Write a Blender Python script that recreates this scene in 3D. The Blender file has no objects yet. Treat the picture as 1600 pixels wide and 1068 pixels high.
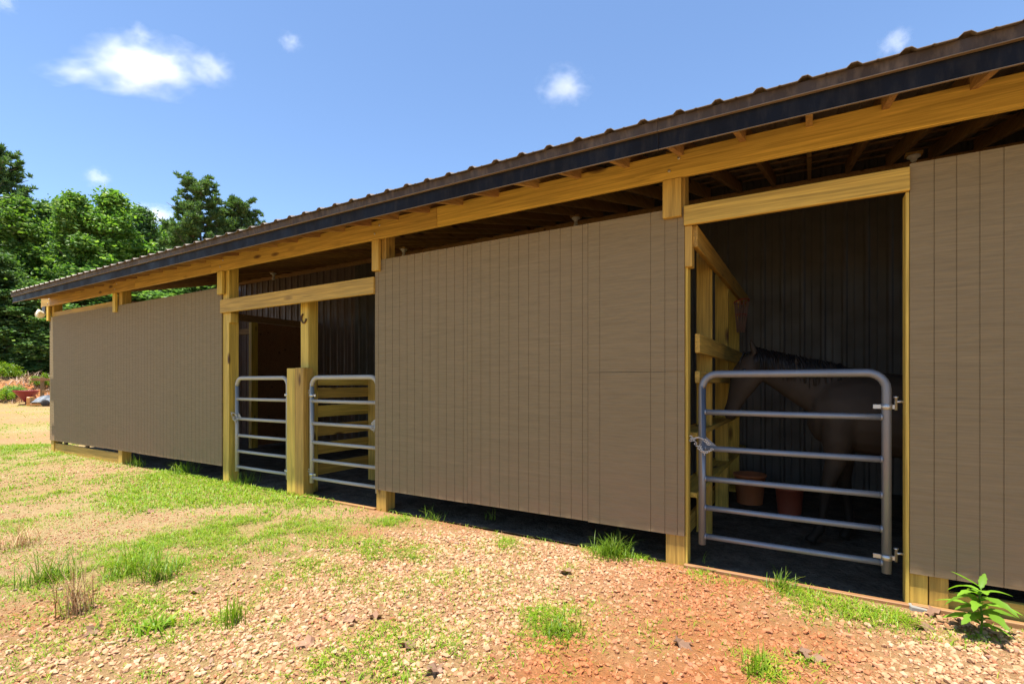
import bpy, bmesh, math, random
import numpy as np
from mathutils import Vector, Matrix

random.seed(7); RNG = np.random.default_rng(11)
SC = bpy.context.scene
COL = SC.collection
R = math.radians

# ------------------------------------------------------------------ camera, sky, sun, exposure
CAM = (0.0, -3.86, 1.36); FPX = 780.0; YAW = R(30.8)
cam_d = bpy.data.cameras.new('camera'); cam = bpy.data.objects.new('camera', cam_d); COL.objects.link(cam)
cam_d.sensor_width = 36; cam_d.sensor_fit = 'HORIZONTAL'; cam_d.lens = FPX / 1600 * 36
cam_d.shift_y = 64 / 1600; cam_d.clip_start = 0.05; cam_d.clip_end = 9000
cam.location = CAM; cam.rotation_euler = (R(90), 0, YAW)
SC.camera = cam

SUN = Vector((-0.04, -0.213, 1.0)).normalized()
world = bpy.data.worlds.new('World'); SC.world = world; world.use_nodes = True
wn = world.node_tree.nodes; wl = world.node_tree.links
sky = wn.new('ShaderNodeTexSky'); sky.sky_type = 'NISHITA'; sky.sun_disc = False
sky.sun_elevation = math.asin(SUN.z); sky.sun_rotation = math.atan2(SUN.x, SUN.y)
sky.altitude = 250; sky.air_density = 1.0; sky.dust_density = 0.15; sky.ozone_density = 4.5
wl.new(sky.outputs[0], wn['Background'].inputs[0]); wn['Background'].inputs[1].default_value = 0.10
sun_d = bpy.data.lights.new('sun', 'SUN'); sun = bpy.data.objects.new('sun', sun_d); COL.objects.link(sun)
sun_d.energy = 5.0; sun_d.angle = R(0.53); sun_d.color = (1.0, 0.95, 0.87)
sun.rotation_euler = SUN.to_track_quat('Z', 'Y').to_euler(); sun.location = (0, -10, 30)
SC.view_settings.view_transform = 'Standard'; SC.view_settings.look = 'None'
SC.view_settings.gamma = 1; SC.view_settings.use_curve_mapping = False
SC.view_settings.exposure = 1.33
SC.cycles.max_bounces = 10; SC.cycles.diffuse_bounces = 6; SC.cycles.glossy_bounces = 3
SC.cycles.transmission_bounces = 4; SC.cycles.transparent_max_bounces = 8; SC.cycles.volume_bounces = 4
SC.cycles.use_denoising = True; SC.cycles.sample_clamp_indirect = 8

# ------------------------------------------------------------------ helpers
def tag(o, label=None, cat=None, group=None, kind=None):
    if label: o['label'] = label
    if cat: o['category'] = cat
    if group: o['group'] = group
    if kind: o['kind'] = kind
    return o

def empty(name, loc=(0, 0, 0), rz=0):
    o = bpy.data.objects.new(name, None); COL.objects.link(o)
    o.location = loc; o.rotation_euler = (0, 0, rz); o.empty_display_size = 0.1
    return o

def link(name, me, mat=None, parent=None):
    o = bpy.data.objects.new(name, me); COL.objects.link(o)
    if mat and not me.materials: me.materials.append(mat)
    if parent: o.parent = parent
    return o

class MB:
    def __init__(s): s.v = []; s.f = []; s.sm = []
    def add(s, v, f, smooth=False):
        n = len(s.v); s.v += [tuple(p) for p in v]
        s.f += [tuple(i + n for i in q) for q in f]; s.sm += [smooth] * len(f); return s
    def box(s, x0, x1, y0, y1, z0, z1, c=0.004):
        """box with chamfered edges"""
        c = min(c, (x1-x0)*.3, (y1-y0)*.3, (z1-z0)*.3)
        lo = (x0, y0, z0); hi = (x1, y1, z1); vs = []; idx = {}
        for a in range(3):
            for sx in (0, 1):
                for sy in (0, 1):
                    for sz in (0, 1):
                        sg = (sx, sy, sz); p = []
                        for k in range(3):
                            b = hi[k] if sg[k] else lo[k]
                            if k != a: b += -c if sg[k] else c
                            p.append(b)
                        idx[(a, sg)] = len(vs); vs.append(tuple(p))
        fs = []
        for a in range(3):
            b, d = [(1, 2), (2, 0), (0, 1)][a]
            for sd in (0, 1):
                def g(u, w):
                    t = [0, 0, 0]; t[a] = sd; t[b] = u; t[d] = w; return idx[(a, tuple(t))]
                q = [g(0, 0), g(1, 0), g(1, 1), g(0, 1)]
                fs.append(q if sd else q[::-1])
        for e in range(3):
            a, b = [(1, 2), (2, 0), (0, 1)][e]
            for sa in (0, 1):
                for sb in (0, 1):
                    def t(w):
                        q = [0, 0, 0]; q[e] = w; q[a] = sa; q[b] = sb; return tuple(q)
                    q = [idx[(a, t(0))], idx[(a, t(1))], idx[(b, t(1))], idx[(b, t(0))]]
                    fs.append(q if (sa == sb) == False else q[::-1])
        for sx in (0, 1):
            for sy in (0, 1):
                for sz in (0, 1):
                    q = [idx[(k, (sx, sy, sz))] for k in range(3)]
                    fs.append(q if (sx + sy + sz) % 2 else q[::-1])
        return s.add(vs, fs)
    def tube(s, pts, r, n=10, cap=True):
        pts = [Vector(p) for p in pts]; m = len(pts)
        rr = r if isinstance(r, (list, tuple)) else [r] * m
        vs = []; fs = []; up = None
        for i, p in enumerate(pts):
            t = (pts[min(i+1, m-1)] - pts[max(i-1, 0)])
            t = t.normalized() if t.length > 1e-9 else Vector((0, 0, 1))
            if up is None:
                up = Vector((0, 0, 1)) if abs(t.z) < .9 else Vector((0, 1, 0))
            a = t.cross(up); a = a.normalized() if a.length > 1e-6 else t.orthogonal().normalized()
            b = a.cross(t).normalized(); up = b
            for k in range(n):
                an = 2*math.pi*k/n
                vs.append(p + (a*math.cos(an) + b*math.sin(an)) * rr[i])
        for i in range(m-1):
            for k in range(n):
                k2 = (k+1) % n
                fs.append((i*n+k, i*n+k2, (i+1)*n+k2, (i+1)*n+k))
        s.add(vs, fs, True)
        if cap:
            n0 = len(s.v) - m*n
            s.f.append(tuple(n0+k for k in range(n))[::-1]); s.sm.append(False)
            s.f.append(tuple(n0+(m-1)*n+k for k in range(n))); s.sm.append(False)
        return s
    def lathe(s, prof, n=16, loc=(0, 0, 0), rot=None, cap=True):
        M = rot or Matrix.Identity(3); L = Vector(loc); vs = []; fs = []
        for (r, z) in prof:
            for k in range(n):
                a = 2*math.pi*k/n
                vs.append(L + M @ Vector((r*math.cos(a), r*math.sin(a), z)))
        for i in range(len(prof)-1):
            for k in range(n):
                k2 = (k+1) % n
                fs.append((i*n+k, i*n+k2, (i+1)*n+k2, (i+1)*n+k))
        n0 = len(s.v); s.add(vs, fs, True)
        if cap:
            s.f.append(tuple(n0+k for k in range(n))[::-1]); s.sm.append(False)
            e = n0+(len(prof)-1)*n
            s.f.append(tuple(e+k for k in range(n))); s.sm.append(False)
        return s
    def ellipsoid(s, c, r, n=12, m=8):
        vs = []; fs = []
        for i in range(m+1):
            ph = math.pi*i/m - math.pi/2
            for k in range(n):
                a = 2*math.pi*k/n
                vs.append((c[0]+r[0]*math.cos(ph)*math.cos(a), c[1]+r[1]*math.cos(ph)*math.sin(a), c[2]+r[2]*math.sin(ph)))
        for i in range(m):
            for k in range(n):
                k2 = (k+1) % n
                fs.append((i*n+k, i*n+k2, (i+1)*n+k2, (i+1)*n+k))
        return s.add(vs, fs, True)
    def extrude(s, prof, fn):
        """closed profile swept between two placements: fn(p, 0) and fn(p, 1)"""
        n = len(prof); vs = [fn(p, 0) for p in prof] + [fn(p, 1) for p in prof]
        fs = [(k, (k+1) % n, n+(k+1) % n, n+k) for k in range(n)]
        fs += [tuple(range(n))[::-1], tuple(range(n, 2*n))]
        return s.add(vs, fs)
    def mesh(s, name):
        me = bpy.data.meshes.new(name); me.from_pydata(s.v, [], s.f); me.update()
        me.polygons.foreach_set('use_smooth', s.sm)
        bm = bmesh.new(); bm.from_mesh(me); bmesh.ops.recalc_face_normals(bm, faces=bm.faces[:]); bm.to_mesh(me); bm.free()
        return me
    def build(s, name, mat, parent=None): return link(name, s.mesh(name), mat, parent)

def bx(name, mat, parent, x0, x1, y0, y1, z0, z1, c=0.004):
    return MB().box(x0, x1, y0, y1, z0, z1, c).build(name, mat, parent)

def np_mesh(name, v, f, smooth=False):
    v = np.asarray(v, dtype=np.float32); f = np.asarray(f, dtype=np.int32)
    me = bpy.data.meshes.new(name); k = f.shape[1]
    me.vertices.add(len(v)); me.vertices.foreach_set('co', v.ravel())
    me.loops.add(f.size); me.loops.foreach_set('vertex_index', f.ravel())
    me.polygons.add(len(f)); me.polygons.foreach_set('loop_start', np.arange(0, f.size, k, dtype=np.int32))
    me.polygons.foreach_set('use_smooth', np.full(len(f), smooth))
    me.update(calc_edges=True); me.validate(); return me

def spot(px, py, z=0.0):
    """a place on level ground seen at a photo pixel, in metres"""
    d = (CAM[2]-z)*FPX/(py-598.0); u = (px-800)/FPX; c, s_ = math.cos(YAW), math.sin(YAW)
    return (d*(-s_+c*u), CAM[1]+d*(c+s_*u))
def at(px, py, d):
    u = (px-800)/FPX; c, s_ = math.cos(YAW), math.sin(YAW)
    return Vector((d*(-s_+c*u), CAM[1]+d*(c+s_*u), CAM[2]+(598-py)/FPX*d))

# ------------------------------------------------------------------ materials
class NT:
    def __init__(s, name):
        s.m = bpy.data.materials.new(name); s.m.use_nodes = True
        s.n = s.m.node_tree.nodes; s.l = s.m.node_tree.links
        s.b = s.n['Principled BSDF']; s.out = s.n['Material Output']
    def node(s, t, **kw):
        n = s.n.new(t)
        for k, v in kw.items(): setattr(n, k, v)
        return n
    def put(s, a, b): s.l.new(a, b)
    def coord(s, kind='Object', scale=(1, 1, 1), rand=True):
        tc = s.node('ShaderNodeTexCoord'); mp = s.node('ShaderNodeMapping'); mp.inputs['Scale'].default_value = scale
        src = tc.outputs[kind]
        if rand:
            oi = s.node('ShaderNodeObjectInfo'); mu = s.node('ShaderNodeMath', operation='MULTIPLY'); mu.inputs[1].default_value = 37.0
            s.put(oi.outputs['Random'], mu.inputs[0]); ad = s.node('ShaderNodeVectorMath', operation='ADD')
            s.put(src, ad.inputs[0]); s.put(mu.outputs[0], ad.inputs[1]); src = ad.outputs[0]
        s.put(src, mp.inputs[0]); return mp.outputs[0]
    def noise(s, vec, scale, detail=4, rough=.55, dist=0):
        n = s.node('ShaderNodeTexNoise'); n.inputs['Scale'].default_value = scale; n.inputs['Detail'].default_value = detail
        n.inputs['Roughness'].default_value = rough; n.inputs['Distortion'].default_value = dist
        if vec is not None: s.put(vec, n.inputs['Vector'])
        return n.outputs['Fac']
    def ramp(s, fac, stops, interp='LINEAR'):
        r = s.node('ShaderNodeValToRGB'); cr = r.color_ramp; cr.interpolation = interp
        while len(cr.elements) < len(stops): cr.elements.new(.5)
        for e, (p, c) in zip(cr.elements, stops):
            e.position = p; e.color = (c, c, c, 1) if isinstance(c, (int, float)) else tuple(c) + (1,)
        s.put(fac, r.inputs[0]); return r.outputs[0]
    def mix(s, fac, a, b, mode='MIX'):
        m = s.node('ShaderNodeMix', data_type='RGBA', blend_type=mode)
        for sock, v in ((m.inputs[0], fac), (m.inputs[6], a), (m.inputs[7], b)):
            if hasattr(v, 'is_linked') or hasattr(v, 'links'): s.put(v, sock)
            elif isinstance(v, (int, float)): sock.default_value = v
            else: sock.default_value = tuple(v) + (1,)
        return m.outputs[2]
    def math(s, op, a, b=0.0, clamp=False):
        m = s.node('ShaderNodeMath', operation=op, use_clamp=clamp)
        for sock, v in ((m.inputs[0], a), (m.inputs[1], b)):
            if isinstance(v, (int, float)): sock.default_value = v
            else: s.put(v, sock)
        return m.outputs[0]
    def bump(s, h, strength=.3, dist=.01):
        b = s.node('ShaderNodeBump'); b.inputs['Strength'].default_value = strength; b.inputs['Distance'].default_value = dist
        s.put(h, b.inputs['Height']); s.put(b.outputs[0], s.b.inputs['Normal'])
    def col(s, c):
        if isinstance(c, (tuple, list)): s.b.inputs['Base Color'].default_value = tuple(c) + (1,)
        else: s.put(c, s.b.inputs['Base Color'])
    def set(s, rough=None, metal=None, spec=None):
        if rough is not None:
            if isinstance(rough, (int, float)): s.b.inputs['Roughness'].default_value = rough
            else: s.put(rough, s.b.inputs['Roughness'])
        if metal is not None: s.b.inputs['Metallic'].default_value = metal
        if spec is not None: s.b.inputs['Specular IOR Level'].default_value = spec
        return s.m

def rgbscale(c, k): return tuple(x*k for x in c)

def wood_mat(name, axis, base, knots=True, dirt=0.25):
    t = NT(name); sc = [38, 38, 38]; sc[axis] = 1.3
    v = t.coord('Object', sc); g = t.noise(v, 1.0, 6, .6, .9)
    sc2 = [95, 95, 95]; sc2[axis] = 2.5; g2 = t.noise(t.coord('Object', sc2), 1.0, 3, .6)
    c = t.ramp(g, [(.34, rgbscale(base, .60)), (.5, base), (.66, tuple(min(1, x*1.28) for x in base))])
    c = t.mix(t.math('MULTIPLY', t.ramp(g2, [(.35, 0.0), (.65, 1.0)]), .5), c, rgbscale((base[0], base[1]*.9, base[2]*.8), .62))
    big = t.noise(t.coord('Object', (1.1, 1.1, 1.1)), 1.6, 3)
    c = t.mix(t.ramp(big, [(.42, 0.0), (.75, dirt)]), c, rgbscale((base[0]*.8, base[1]*.9, base[2]*1.2), .62))
    if knots:
        sk = [8.5, 8.5, 8.5]; sk[axis] = 2.6
        vo = t.node('ShaderNodeTexVoronoi'); vo.inputs['Scale'].default_value = 1.0; vo.inputs['Randomness'].default_value = 1.0
        t.put(t.coord('Object', sk), vo.inputs['Vector'])
        sep = t.node('ShaderNodeSeparateColor'); t.put(vo.outputs['Color'], sep.inputs[0])
        k = t.math('MULTIPLY', t.ramp(vo.outputs['Distance'], [(.08, 1.0), (.2, .55), (.27, 0.0)]), t.ramp(sep.outputs[0], [(.78, 0.0), (.82, 1.0)]))
        c = t.mix(k, c, (.085, .035, .012))
    oi = t.node('ShaderNodeObjectInfo'); hs = t.node('ShaderNodeHueSaturation')
    t.put(t.math('ADD', t.math('MULTIPLY', oi.outputs['Random'], .34), .82), hs.inputs['Value'])
    t.put(t.math('ADD', t.math('MULTIPLY', oi.outputs['Random'], .02), .49), hs.inputs['Hue']); t.put(c, hs.inputs['Color'])
    t.col(hs.outputs[0]); t.bump(t.math('ADD', g, t.math('MULTIPLY', g2, .5)), .25, .004); return t.set(.62, spec=.3)

PINE = (.58, .375, .072)
WX = wood_mat('pine_along_x', 0, PINE); WY = wood_mat('pine_along_y', 1, PINE); WZ = wood_mat('pine_along_z', 2, PINE)
WXD = wood_mat('aged_board_x', 0, (.30, .15, .06)); WZD = wood_mat('aged_board_z', 2, (.22, .13, .06))
RAFT = wood_mat('rafter_wood', 1, (.40, .235, .085)); PURL = wood_mat('purlin_wood', 0, (.30, .19, .09))

def siding_mat():
    t = NT('taupe_siding_paint')
    a = t.noise(t.coord('Object', (5, 5, 150)), 1.0, 4, .65, .4)
    b = t.noise(t.coord('Object', (1.5, 1.5, 38)), 1.0, 3, .6, 1.2)
    w = t.node('ShaderNodeTexWave', wave_type='BANDS', bands_direction='Z'); w.inputs['Scale'].default_value = 5.5
    w.inputs['Distortion'].default_value = 9; w.inputs['Detail'].default_value = 3; w.inputs['Detail Scale'].default_value = .8
    t.put(t.coord('Object', (1.8, 1.8, 1)), w.inputs['Vector'])
    base = (.230, .170, .085)
    c = t.ramp(a, [(.3, rgbscale(base, .8)), (.5, base), (.72, rgbscale(base, 1.17))])
    c = t.mix(t.ramp(b, [(.35, .0), (.72, .38)]), c, rgbscale(base, .74))
    big = t.noise(t.coord('Object', (.7, .7, .5)), 1.0, 4)
    c = t.mix(t.ramp(big, [(.4, 0.0), (.75, .35)]), c, (.24, .168, .092))
    # clay dust splashed along the foot of the sheets
    geo = t.node('ShaderNodeNewGeometry'); sp = t.node('ShaderNodeSeparateXYZ'); t.put(geo.outputs['Position'], sp.inputs[0])
    dz = t.math('SUBTRACT', 1.0, t.math('MULTIPLY', t.math('SUBTRACT', sp.outputs[2], .22), 1.15), True)
    dn = t.math('MULTIPLY', t.math('MULTIPLY', dz, dz), t.ramp(t.noise(t.coord('Object', (2.2, 2.2, 5)), 1.6, 5), [(.3, .15), (.7, .75)]))
    c = t.mix(dn, c, (.30, .185, .10))
    t.col(c); h = t.math('ADD', t.math('MULTIPLY', a, .6), t.math('ADD', t.math('MULTIPLY', b, .6), t.math('MULTIPLY', w.outputs['Fac'], .5)))
    t.bump(h, .5, .004); return t.set(.72, spec=.25)
SIDING = siding_mat()

def metal_mat(name, base, rough=.4, metal=0.0, dirt=(.2, .15, .1), amt=.4, stretch=2, freq=9):
    t = NT(name); sc = [freq]*3; sc[stretch] = .8 if freq < 10 else 5
    n = t.noise(t.coord('Object', sc), 1.0, 5, .6); n2 = t.noise(t.coord('Object', (3, 3, 3)), 1.3, 4)
    c = t.mix(t.ramp(n, [(.45, 0.0), (.8, amt)]), base, dirt)
    c = t.mix(t.ramp(n2, [(.4, 0.0), (.75, .3)]), c, rgbscale(base, .6))
    t.col(c); t.set(t.ramp(n2, [(.3, max(.05, rough-.1)), (.7, min(1, rough+.18))]), metal); t.bump(n2, .06, .01); return t.m
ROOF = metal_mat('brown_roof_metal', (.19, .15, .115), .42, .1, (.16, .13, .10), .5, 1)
TRIM = metal_mat('brown_eave_trim', (.036, .022, .016), .6, 0, (.17, .12, .08), .75, 2, 22)
FASC = metal_mat('black_fascia_metal', (.006, .006, .008), .55, 0, (.10, .08, .055), .2, 2, 22)
HEM = metal_mat('weathered_hem', (.20, .14, .08), .5, .2, (.4, .3, .2), .5, 0)
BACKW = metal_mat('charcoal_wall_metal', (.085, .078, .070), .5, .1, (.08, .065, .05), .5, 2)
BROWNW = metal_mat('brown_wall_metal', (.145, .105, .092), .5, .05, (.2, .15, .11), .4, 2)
GALV = metal_mat('galvanised_tube', (.20, .208, .222), .40, .45, (.34, .30, .25), .35, 2)
GALVB = metal_mat('pale_galvanised_tube', (.40, .37, .30), .45, .05, (.46, .40, .30), .35, 2)
STEEL = metal_mat('zinc_hardware', (.55, .53, .48), .35, .8, (.3, .2, .12), .3, 2)
CHAIN = metal_mat('pale_chain', (.60, .57, .50), .45, .3, (.4, .3, .2), .3, 2)
IRON = metal_mat('rusty_iron', (.10, .055, .03), .7, .3, (.2, .09, .03), .5, 2)
PORC = metal_mat('white_porcelain', (.72, .70, .65), .35, 0, (.5, .42, .3), .3, 2)
CREAM = metal_mat('cream_lamp_plastic', (.78, .70, .52), .4, 0, (.5, .42, .3), .2, 2)
DARKP = metal_mat('dark_plastic', (.03, .03, .03), .5, 0, (.1, .08, .06), .3, 2)
REDP = metal_mat('faded_red_paint', (.23, .012, .025), .42, 0, (.3, .12, .06), .35, 2)
ORANGE = metal_mat('orange_paint', (.55, .24, .05), .45, 0, (.4, .3, .2), .4, 2)
PAIL = metal_mat('orange_rubber_pail', (.42, .13, .04), .6, 0, (.3, .16, .08), .4, 2)
PAIL2 = metal_mat('rust_red_pail', (.30, .065, .03), .6, 0, (.25, .12, .06), .4, 2)
TARP = metal_mat('grey_tarp', (.10, .12, .14), .6, 0, (.3, .3, .3), .4, 2)
TYRE = metal_mat('black_rubber', (.02, .02, .02), .8, 0, (.15, .1, .06), .4, 2)
CONC = metal_mat('grey_concrete', (.24, .23, .20), .85, 0, (.3, .2, .13), .5, 2)
REDHOOP = metal_mat('red_hoop_paint', (.40, .04, .02), .4, 0, (.3, .1, .05), .3, 2)
NETM = metal_mat('white_cord', (.26, .17, .14), .8, 0, (.3, .12, .1), .4, 2)

FASC.node_tree.nodes['Principled BSDF'].inputs['Specular IOR Level'].default_value = .15
def leaf_mat(name, cols, trans=.35, rough=.5, island=True):
    t = NT(name); geo = t.node('ShaderNodeNewGeometry')
    c = t.ramp(geo.outputs['Random Per Island'], [(i/(len(cols)-1), c) for i, c in enumerate(cols)])
    oi = t.node('ShaderNodeObjectInfo'); hs = t.node('ShaderNodeHueSaturation')
    t.put(t.math('ADD', t.math('MULTIPLY', oi.outputs['Random'], .5), .75), hs.inputs['Value']); t.put(c, hs.inputs['Color'])
    t.col(hs.outputs[0]); t.set(rough, spec=.35)
    tr = t.node('ShaderNodeBsdfTranslucent'); br = t.node('ShaderNodeMix', data_type='RGBA', blend_type='MULTIPLY')
    br.inputs[0].default_value = 1; t.put(hs.outputs[0], br.inputs[6]); br.inputs[7].default_value = (1.15, 1.25, .5, 1)
    t.put(br.outputs[2], tr.inputs[0])
    mx = t.node('ShaderNodeMixShader'); mx.inputs[0].default_value = trans
    t.put(t.b.outputs[0], mx.inputs[1]); t.put(tr.outputs[0], mx.inputs[2]); t.put(mx.outputs[0], t.out.inputs[0]); return t.m
LEAF = leaf_mat('broad_leaf', [(.05, .13, .022), (.11, .24, .035), (.24, .39, .06), (.07, .17, .045), (.17, .31, .05), (.34, .45, .17)], .42)
LEAFD = leaf_mat('dark_leaf', [(.04, .10, .035), (.08, .17, .05), (.18, .30, .07), (.05, .12, .04), (.12, .22, .07), (.32, .42, .22)], .38)
NEEDLE = leaf_mat('pine_needle', [(.045, .10, .035), (.08, .15, .045), (.15, .23, .08), (.06, .115, .04)], .35)
GRASS = leaf_mat('short_grass', [(.14, .27, .008), (.21, .34, .010), (.11, .23, .008), (.32, .37, .025), (.10, .20, .008)], .35)
STRAW = leaf_mat('dry_straw', [(.42, .30, .14), (.50, .36, .18), (.30, .13, .055), (.34, .20, .10), (.25, .10, .045), (.44, .33, .19)], .15, .7)
TALLG = leaf_mat('tall_grass', [(.13, .24, .010), (.19, .31, .014), (.10, .20, .010), (.30, .34, .04)], .4)
WEED = leaf_mat('weed_leaf', [(.13, .27, .022), (.18, .34, .028), (.11, .23, .02)], .4, .42)
DEADLEAF = leaf_mat('dead_leaf', [(.20, .10, .06), (.26, .15, .09), (.15, .075, .05)], .1, .8)
BRUSH = leaf_mat('dead_brush', [(.32, .20, .14), (.26, .17, .12), (.38, .27, .2), (.2, .13, .09)], .05, .8)
def bark_mat():
    t = NT('bark'); n = t.noise(t.coord('Object', (6, 6, 1.2)), 2.0, 5)
    t.col(t.ramp(n, [(.3, (.06, .045, .035)), (.7, (.17, .13, .10))])); t.bump(n, .5, .05); return t.set(.9)
BARK = bark_mat()

# ------------------------------------------------------------------ ground: what grows and lies where
FWD = (-math.sin(YAW), math.cos(YAW)); RGT = (math.cos(YAW), math.sin(YAW))
def patch(px, py, rx, ry, w):
    x, y = spot(px, py); x2, y2 = spot(px+rx, py); x3, y3 = spot(px, py-ry); x4, y4 = spot(px, py+ry)
    ra = math.hypot(x2-x, y2-y); rb = .5*math.hypot(x3-x4, y3-y4)
    return (x, y, ra, rb, w)
GREEN = [patch(a, b, c, d, w*(.62 if w < .9 else .9)) for a, b, c, d, w in [
    (300, 742, 70, 14, 2.2), (385, 762, 130, 18, 2.4), (480, 780, 70, 11, 1.6), (235, 785, 70, 12, 1.1), (60, 695, 60, 12, 1.2), (30, 720, 60, 14, .8),
    (40, 770, 60, 20, .8), (110, 810, 90, 22, .7), (330, 830, 120, 22, .85), (250, 860, 80, 22, .6), (190, 900, 110, 25, .9), (60, 905, 60, 25, .8),
    (430, 830, 90, 20, .75), (540, 862, 50, 12, .9), (490, 880, 90, 25, .6), (380, 940, 90, 40, .6), (280, 1000, 90, 40, .65), (220, 960, 70, 30, .45),
    (615, 815, 30, 10, .9), (690, 905, 60, 14, .65), (640, 870, 60, 20, .5), (720, 890, 30, 14, .7), (870, 975, 45, 26, 1.3), (845, 960, 25, 14, 1.2),
    (920, 955, 30, 20, .7), (960, 862, 48, 12, 1.6), (890, 895, 14, 14, .9), (790, 850, 16, 8, .9), (1015, 990, 18, 20, .8), (1230, 918, 30, 14, 1.1),
    (1300, 948, 60, 18, 1.3), (1390, 968, 50, 14, 1.3), (1110, 900, 40, 10, .5), (1500, 1000, 40, 10, 1.0), (1580, 985, 30, 14, .7), (1090, 965, 30, 10, .35),
    (1190, 1040, 30, 30, .9), (1260, 1035, 30, 14, .8), (700, 1000, 70, 30, .5), (560, 1000, 90, 50, .5), (640, 1050, 70, 20, .55), (750, 1060, 40, 20, .5), (330, 1055, 120, 30, .7),
    (450, 1040, 80, 40, .5), (820, 800, 10, 6, .6), (120, 655, 60, 6, .5), (30, 650, 60, 6, .6), (880, 1050, 30, 14, .4), (100, 740, 200, 50, .22), (420, 900, 350, 120, .22)]]
STRONG = [p for p in GREEN if p[4] > .95]
CLAY = [patch(*a) for a in [
    (1080, 970, 190, 70, 1.0), (860, 1010, 90, 50, .9), (1150, 905, 160, 24, .9), (1280, 1010, 110, 40, .8), (900, 1060, 160, 30, .8), (1180, 1060, 120, 30, .9),
    (640, 790, 120, 12, .7), (760, 815, 120, 14, .7), (1000, 870, 120, 20, .5), (560, 830, 40, 12, .5), (330, 880, 60, 14, .5), (60, 960, 110, 40, .45), (160, 980, 60, 20, .5), (1440, 975, 60, 14, .3)]]
GRAV = [patch(*a) for a in [(150, 730, 110, 16, .7), (230, 752, 60, 10, .6), 
    (760, 880, 200, 60, 1.0), (650, 960, 230, 90, 1.0), (500, 1020, 200, 60, .9), (1450, 1040, 220, 50, 1.3), (1560, 1000, 90, 30, 1.1), (880, 870, 70, 30, 1.1), (640, 850, 90, 25, .8),
    (300, 1030, 200, 60, .7), (120, 1000, 160, 60, .7), (350, 960, 160, 60, .6), (980, 930, 120, 40, .7), (1250, 960, 130, 30, .6), (480, 900, 150, 50, .5), (1100, 920, 120, 30, .4)]]
PALE = [patch(*a) for a in [(250, 830, 250, 60, .5), (120, 800, 160, 50, .6), (450, 900, 200, 60, .35), (150, 730, 110, 16, 1.1), (60, 715, 60, 10, .7), (230, 755, 60, 10, .9), (90, 668, 70, 7, .8), (60, 640, 60, 4, .5), (330, 800, 60, 12, .4), (500, 800, 50, 12, .5)]]
def field(pl, X, Y):
    X = np.asarray(X, float); Y = np.asarray(Y, float); o = np.zeros_like(X)
    for (x, y, ra, rb, w) in pl:
        dx = X-x; dy = Y-y; a = (dx*RGT[0]+dy*RGT[1])/ra; b = (dx*FWD[0]+dy*FWD[1])/rb
        o = o + w*np.exp(-1.1*(a*a+b*b))
    return o
def vnoise(X, Y, s, seed=0):
    """smooth value noise"""
    X = np.asarray(X)*s+seed*17.3; Y = np.asarray(Y)*s+seed*5.7
    xi = np.floor(X).astype(int); yi = np.floor(Y).astype(int); fx = X-xi; fy = Y-yi
    fx = fx*fx*(3-2*fx); fy = fy*fy*(3-2*fy)
    def h(a, b):
        v = np.sin(a*127.1+b*311.7+seed*74.7)*43758.5453; return v-np.floor(v)
    return (h(xi, yi)*(1-fx)+h(xi+1, yi)*fx)*(1-fy)+(h(xi, yi+1)*(1-fx)+h(xi+1, yi+1)*fx)*fy
def fbm(X, Y, s, seed=0):
    return .5*vnoise(X, Y, s, seed)+.3*vnoise(X, Y, s*2.1, seed+1)+.2*vnoise(X, Y, s*4.3, seed+2)
def sstep(a, b, x):
    t = np.clip((x-a)/(b-a), 0, 1); return t*t*(3-2*t)
def height(X, Y):
    X = np.asarray(X, float); Y = np.asarray(Y, float)
    s = -.94*X+.34*Y
    bank = sstep(43.5, 50, s+2.5*(vnoise(X, Y, .12, 5)-.5))*(1.9+.9*(fbm(X, Y, .2, 3)-.5))*(1-.25*sstep(0, 12, Y-6))
    h = .05*(fbm(X, Y, .7, 1)-.5)+.02*(vnoise(X, Y, 3.1, 2)-.5)
    h *= sstep(.1, .9, np.abs(Y+.2))*.8+.2
    inside = (X > -13.0) & (Y > .02)
    return np.where(inside, -.03, h+bank)

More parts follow.
